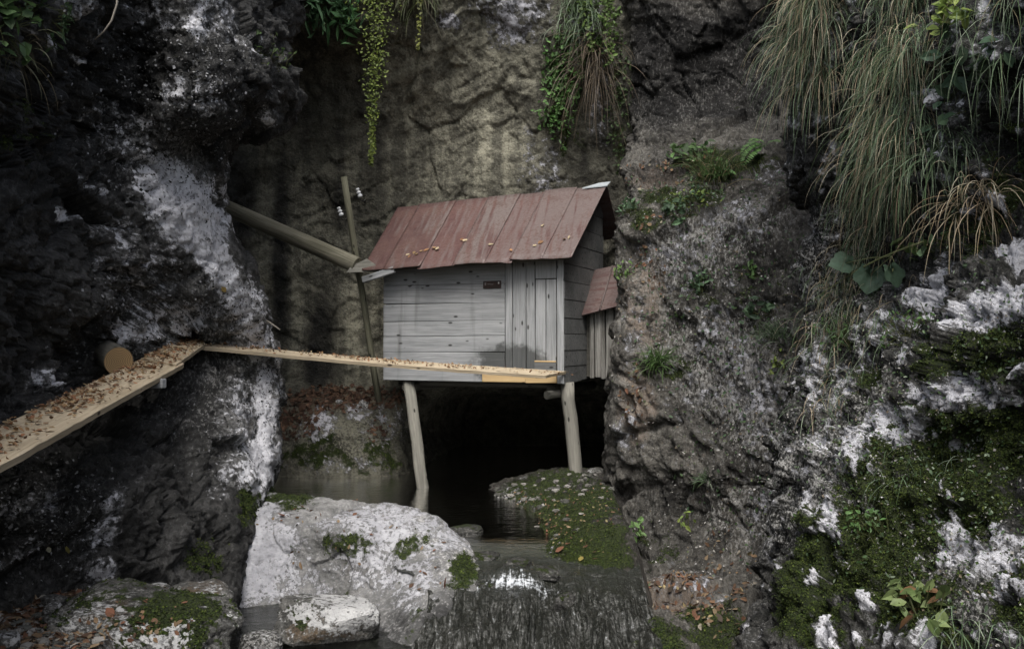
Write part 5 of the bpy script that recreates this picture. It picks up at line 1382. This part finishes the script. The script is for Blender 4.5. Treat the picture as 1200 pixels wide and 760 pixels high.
# single leaves that can be told apart
def one_leaf(name, label, pos, nrm, size, col, seed, group=None):
    r = random.Random(seed)
    V, Fq, C = leaf_cloud(np.array([pos]), np.array([nrm], float), (size, size), [col], seed, .25, 1.3)
    o = obj(name, np_mesh(name, V - np.array(pos), Fq, M_DRY, False, C)); o.location = tuple(pos)
    return tag(o, label, "leaf", group)
for (s_, px, py, sz, col, lb) in ((boul, 522, 680, 10e-2, (.13, .05, .03), "red brown leaf lying on the huge pale boulder's right edge"),
                              (ground, 655, 641, .10, (.17, .075, .045), "curled orange brown leaf on the dark stream bank"),
                              (ground, 681, 651, .06, (.30, .25, .07), "yellow leaf on the mossy stream bank"),
                              (left, 84, 641, .06, (.45, .40, .12), "yellow leaf stuck on the black cliff foot"),
                              (left, 62, 643, .04, (.50, .48, .36), "small cream leaf stuck on the black cliff foot"),
                              (left, 266, 340, .07, (.50, .36, .12), "small ochre leaf on the white rib"),
                              (bank_rock, 128, 714, .07, (.14, .06, .035), "orange red leaf on the mossy bank boulder"),
                              (butt, 735, 708, .07, (.50, .45, .22), "pale yellow leaf at the cascade's mossy edge"),
                              (butt, 740, 706, .06, (.52, .42, .08), "bright yellow leaf beside the brown leaf pile"),
                              (boul, 330, 600, .08, (.10, .04, .025), "dark red leaf on the boulder's white shelf")):
    p_, n_ = nearest(s_, px, py)
    one_leaf("fallen_leaf", lb, p_ + n_ * .012, n_, sz, col, int(px), "single fallen leaves")
# leaves on the roof
Hm = Matrix.Translation(Vector(hut_left)) @ Matrix.Rotation(-TH, 4, 'Z')
rn_w = np.array(Hm.to_3x3() @ rnrm)
for k, (u, v) in enumerate([(.205, .16), (.235, .18), (.265, .20), (.29, .21), (.22, .13), (.25, .16), (.32, .24), (.44, .33), (.46, .31), (.80, .44), (.83, .20), (.81, .16), (.93, .22), (.95, .24), (.60, .22), (.34, .22), (.71, .12)]):
    pw_ = np.array(Hm @ (roofpt(u, v) + rnrm * .020))
    one_leaf("fallen_leaf", "small dry leaf lying on the rusty red hut roof", pw_, rn_w, random.uniform(.05, .085), random.choice([(.36, .24, .12), (.42, .34, .22), (.30, .16, .08)]), 900 + k, "dry leaves on the roof")

# pebbles along the stream bank and under the hut
def pebbles(label, s_, bl, n, size, cols, seed):
    r = np.random.default_rng(seed); pt, nn = pick(s_, bl, n, seed)
    V0, F0 = CS[8]; keep = []
    V0, F0 = cube_sphere(3)
    Vs, Fs, Cs = [], [], []
    for k in range(n):
        L = r.uniform(*size) * np.array([1, r.uniform(.6, 1), r.uniform(.4, .7)])
        q = V0 * (1 + .25 * r.normal(size=(len(V0), 1)) * .6) * L
        a = r.uniform(0, 6.28); ca, sa = math.cos(a), math.sin(a)
        q = np.stack([q[:, 0] * ca - q[:, 1] * sa, q[:, 0] * sa + q[:, 1] * ca, q[:, 2]], 1)
        Vs.append(q + pt[k] + np.array([0, 0, L[2] * .2])); Fs.append(F0 + k * len(V0))
        c = np.array(cols[r.integers(0, len(cols))]) * r.uniform(.7, 1.2); Cs.append(np.tile([*c, 1], (len(V0), 1)))
    tag(plant_obj("pebbles", None, None, [(np.concatenate(Vs), np.concatenate(Fs), np.concatenate(Cs))], M_FLAKE), label, "pebbles", None, "stuff")
PB = [(.10, .10, .09), (.16, .155, .14), (.06, .06, .055), (.22, .21, .195)]
pebbles("grey pebbles along the mossy stream bank under the hut", ground, [(620, 575, 60, 20, 1), (690, 562, 40, 14, 1), (640, 610, 60, 24, .6), (600, 590, 30, 14, 1)], 110, (.012, .045), PB, 601)
pebbles("pebbles among brown leaves on the bank", ground, [(40, 725, 90, 40, 1), (120, 720, 60, 30, .7)], 160, (.012, .04), PB, 602)

for i, (lb, (a_x, a_y, d_), r_) in enumerate([("dark wet stone breaking the stream left of the white water", (566, 655, 7.55), (.13, .10, .05)),
        ("dark wet stone just above the white water", (607, 664, 7.3), (.11, .09, .06)),
        ("flat wet stone between the white water and mossy bank", (640, 672, 7.15), (.14, .10, .05)),
        ("small wet stone at the huge boulder's mossy right edge", (572, 690, 6.95), (.09, .07, .05)),
        ("wet stone upstream where the pool narrows", (545, 622, 8.5), (.15, .10, .05)),
        ("brown wet stone with leaves on it at the cascade's upper edge", (662, 706, 6.75), (.09, .07, .06))]):
    stone("stone", lb, P(a_x, a_y, d_), r_, rz=i * .9, seed=70 + i, n=30, power=1.4, amp=.25, masks=dict(base=(.0, .15, .15, .55, .15, .9)))
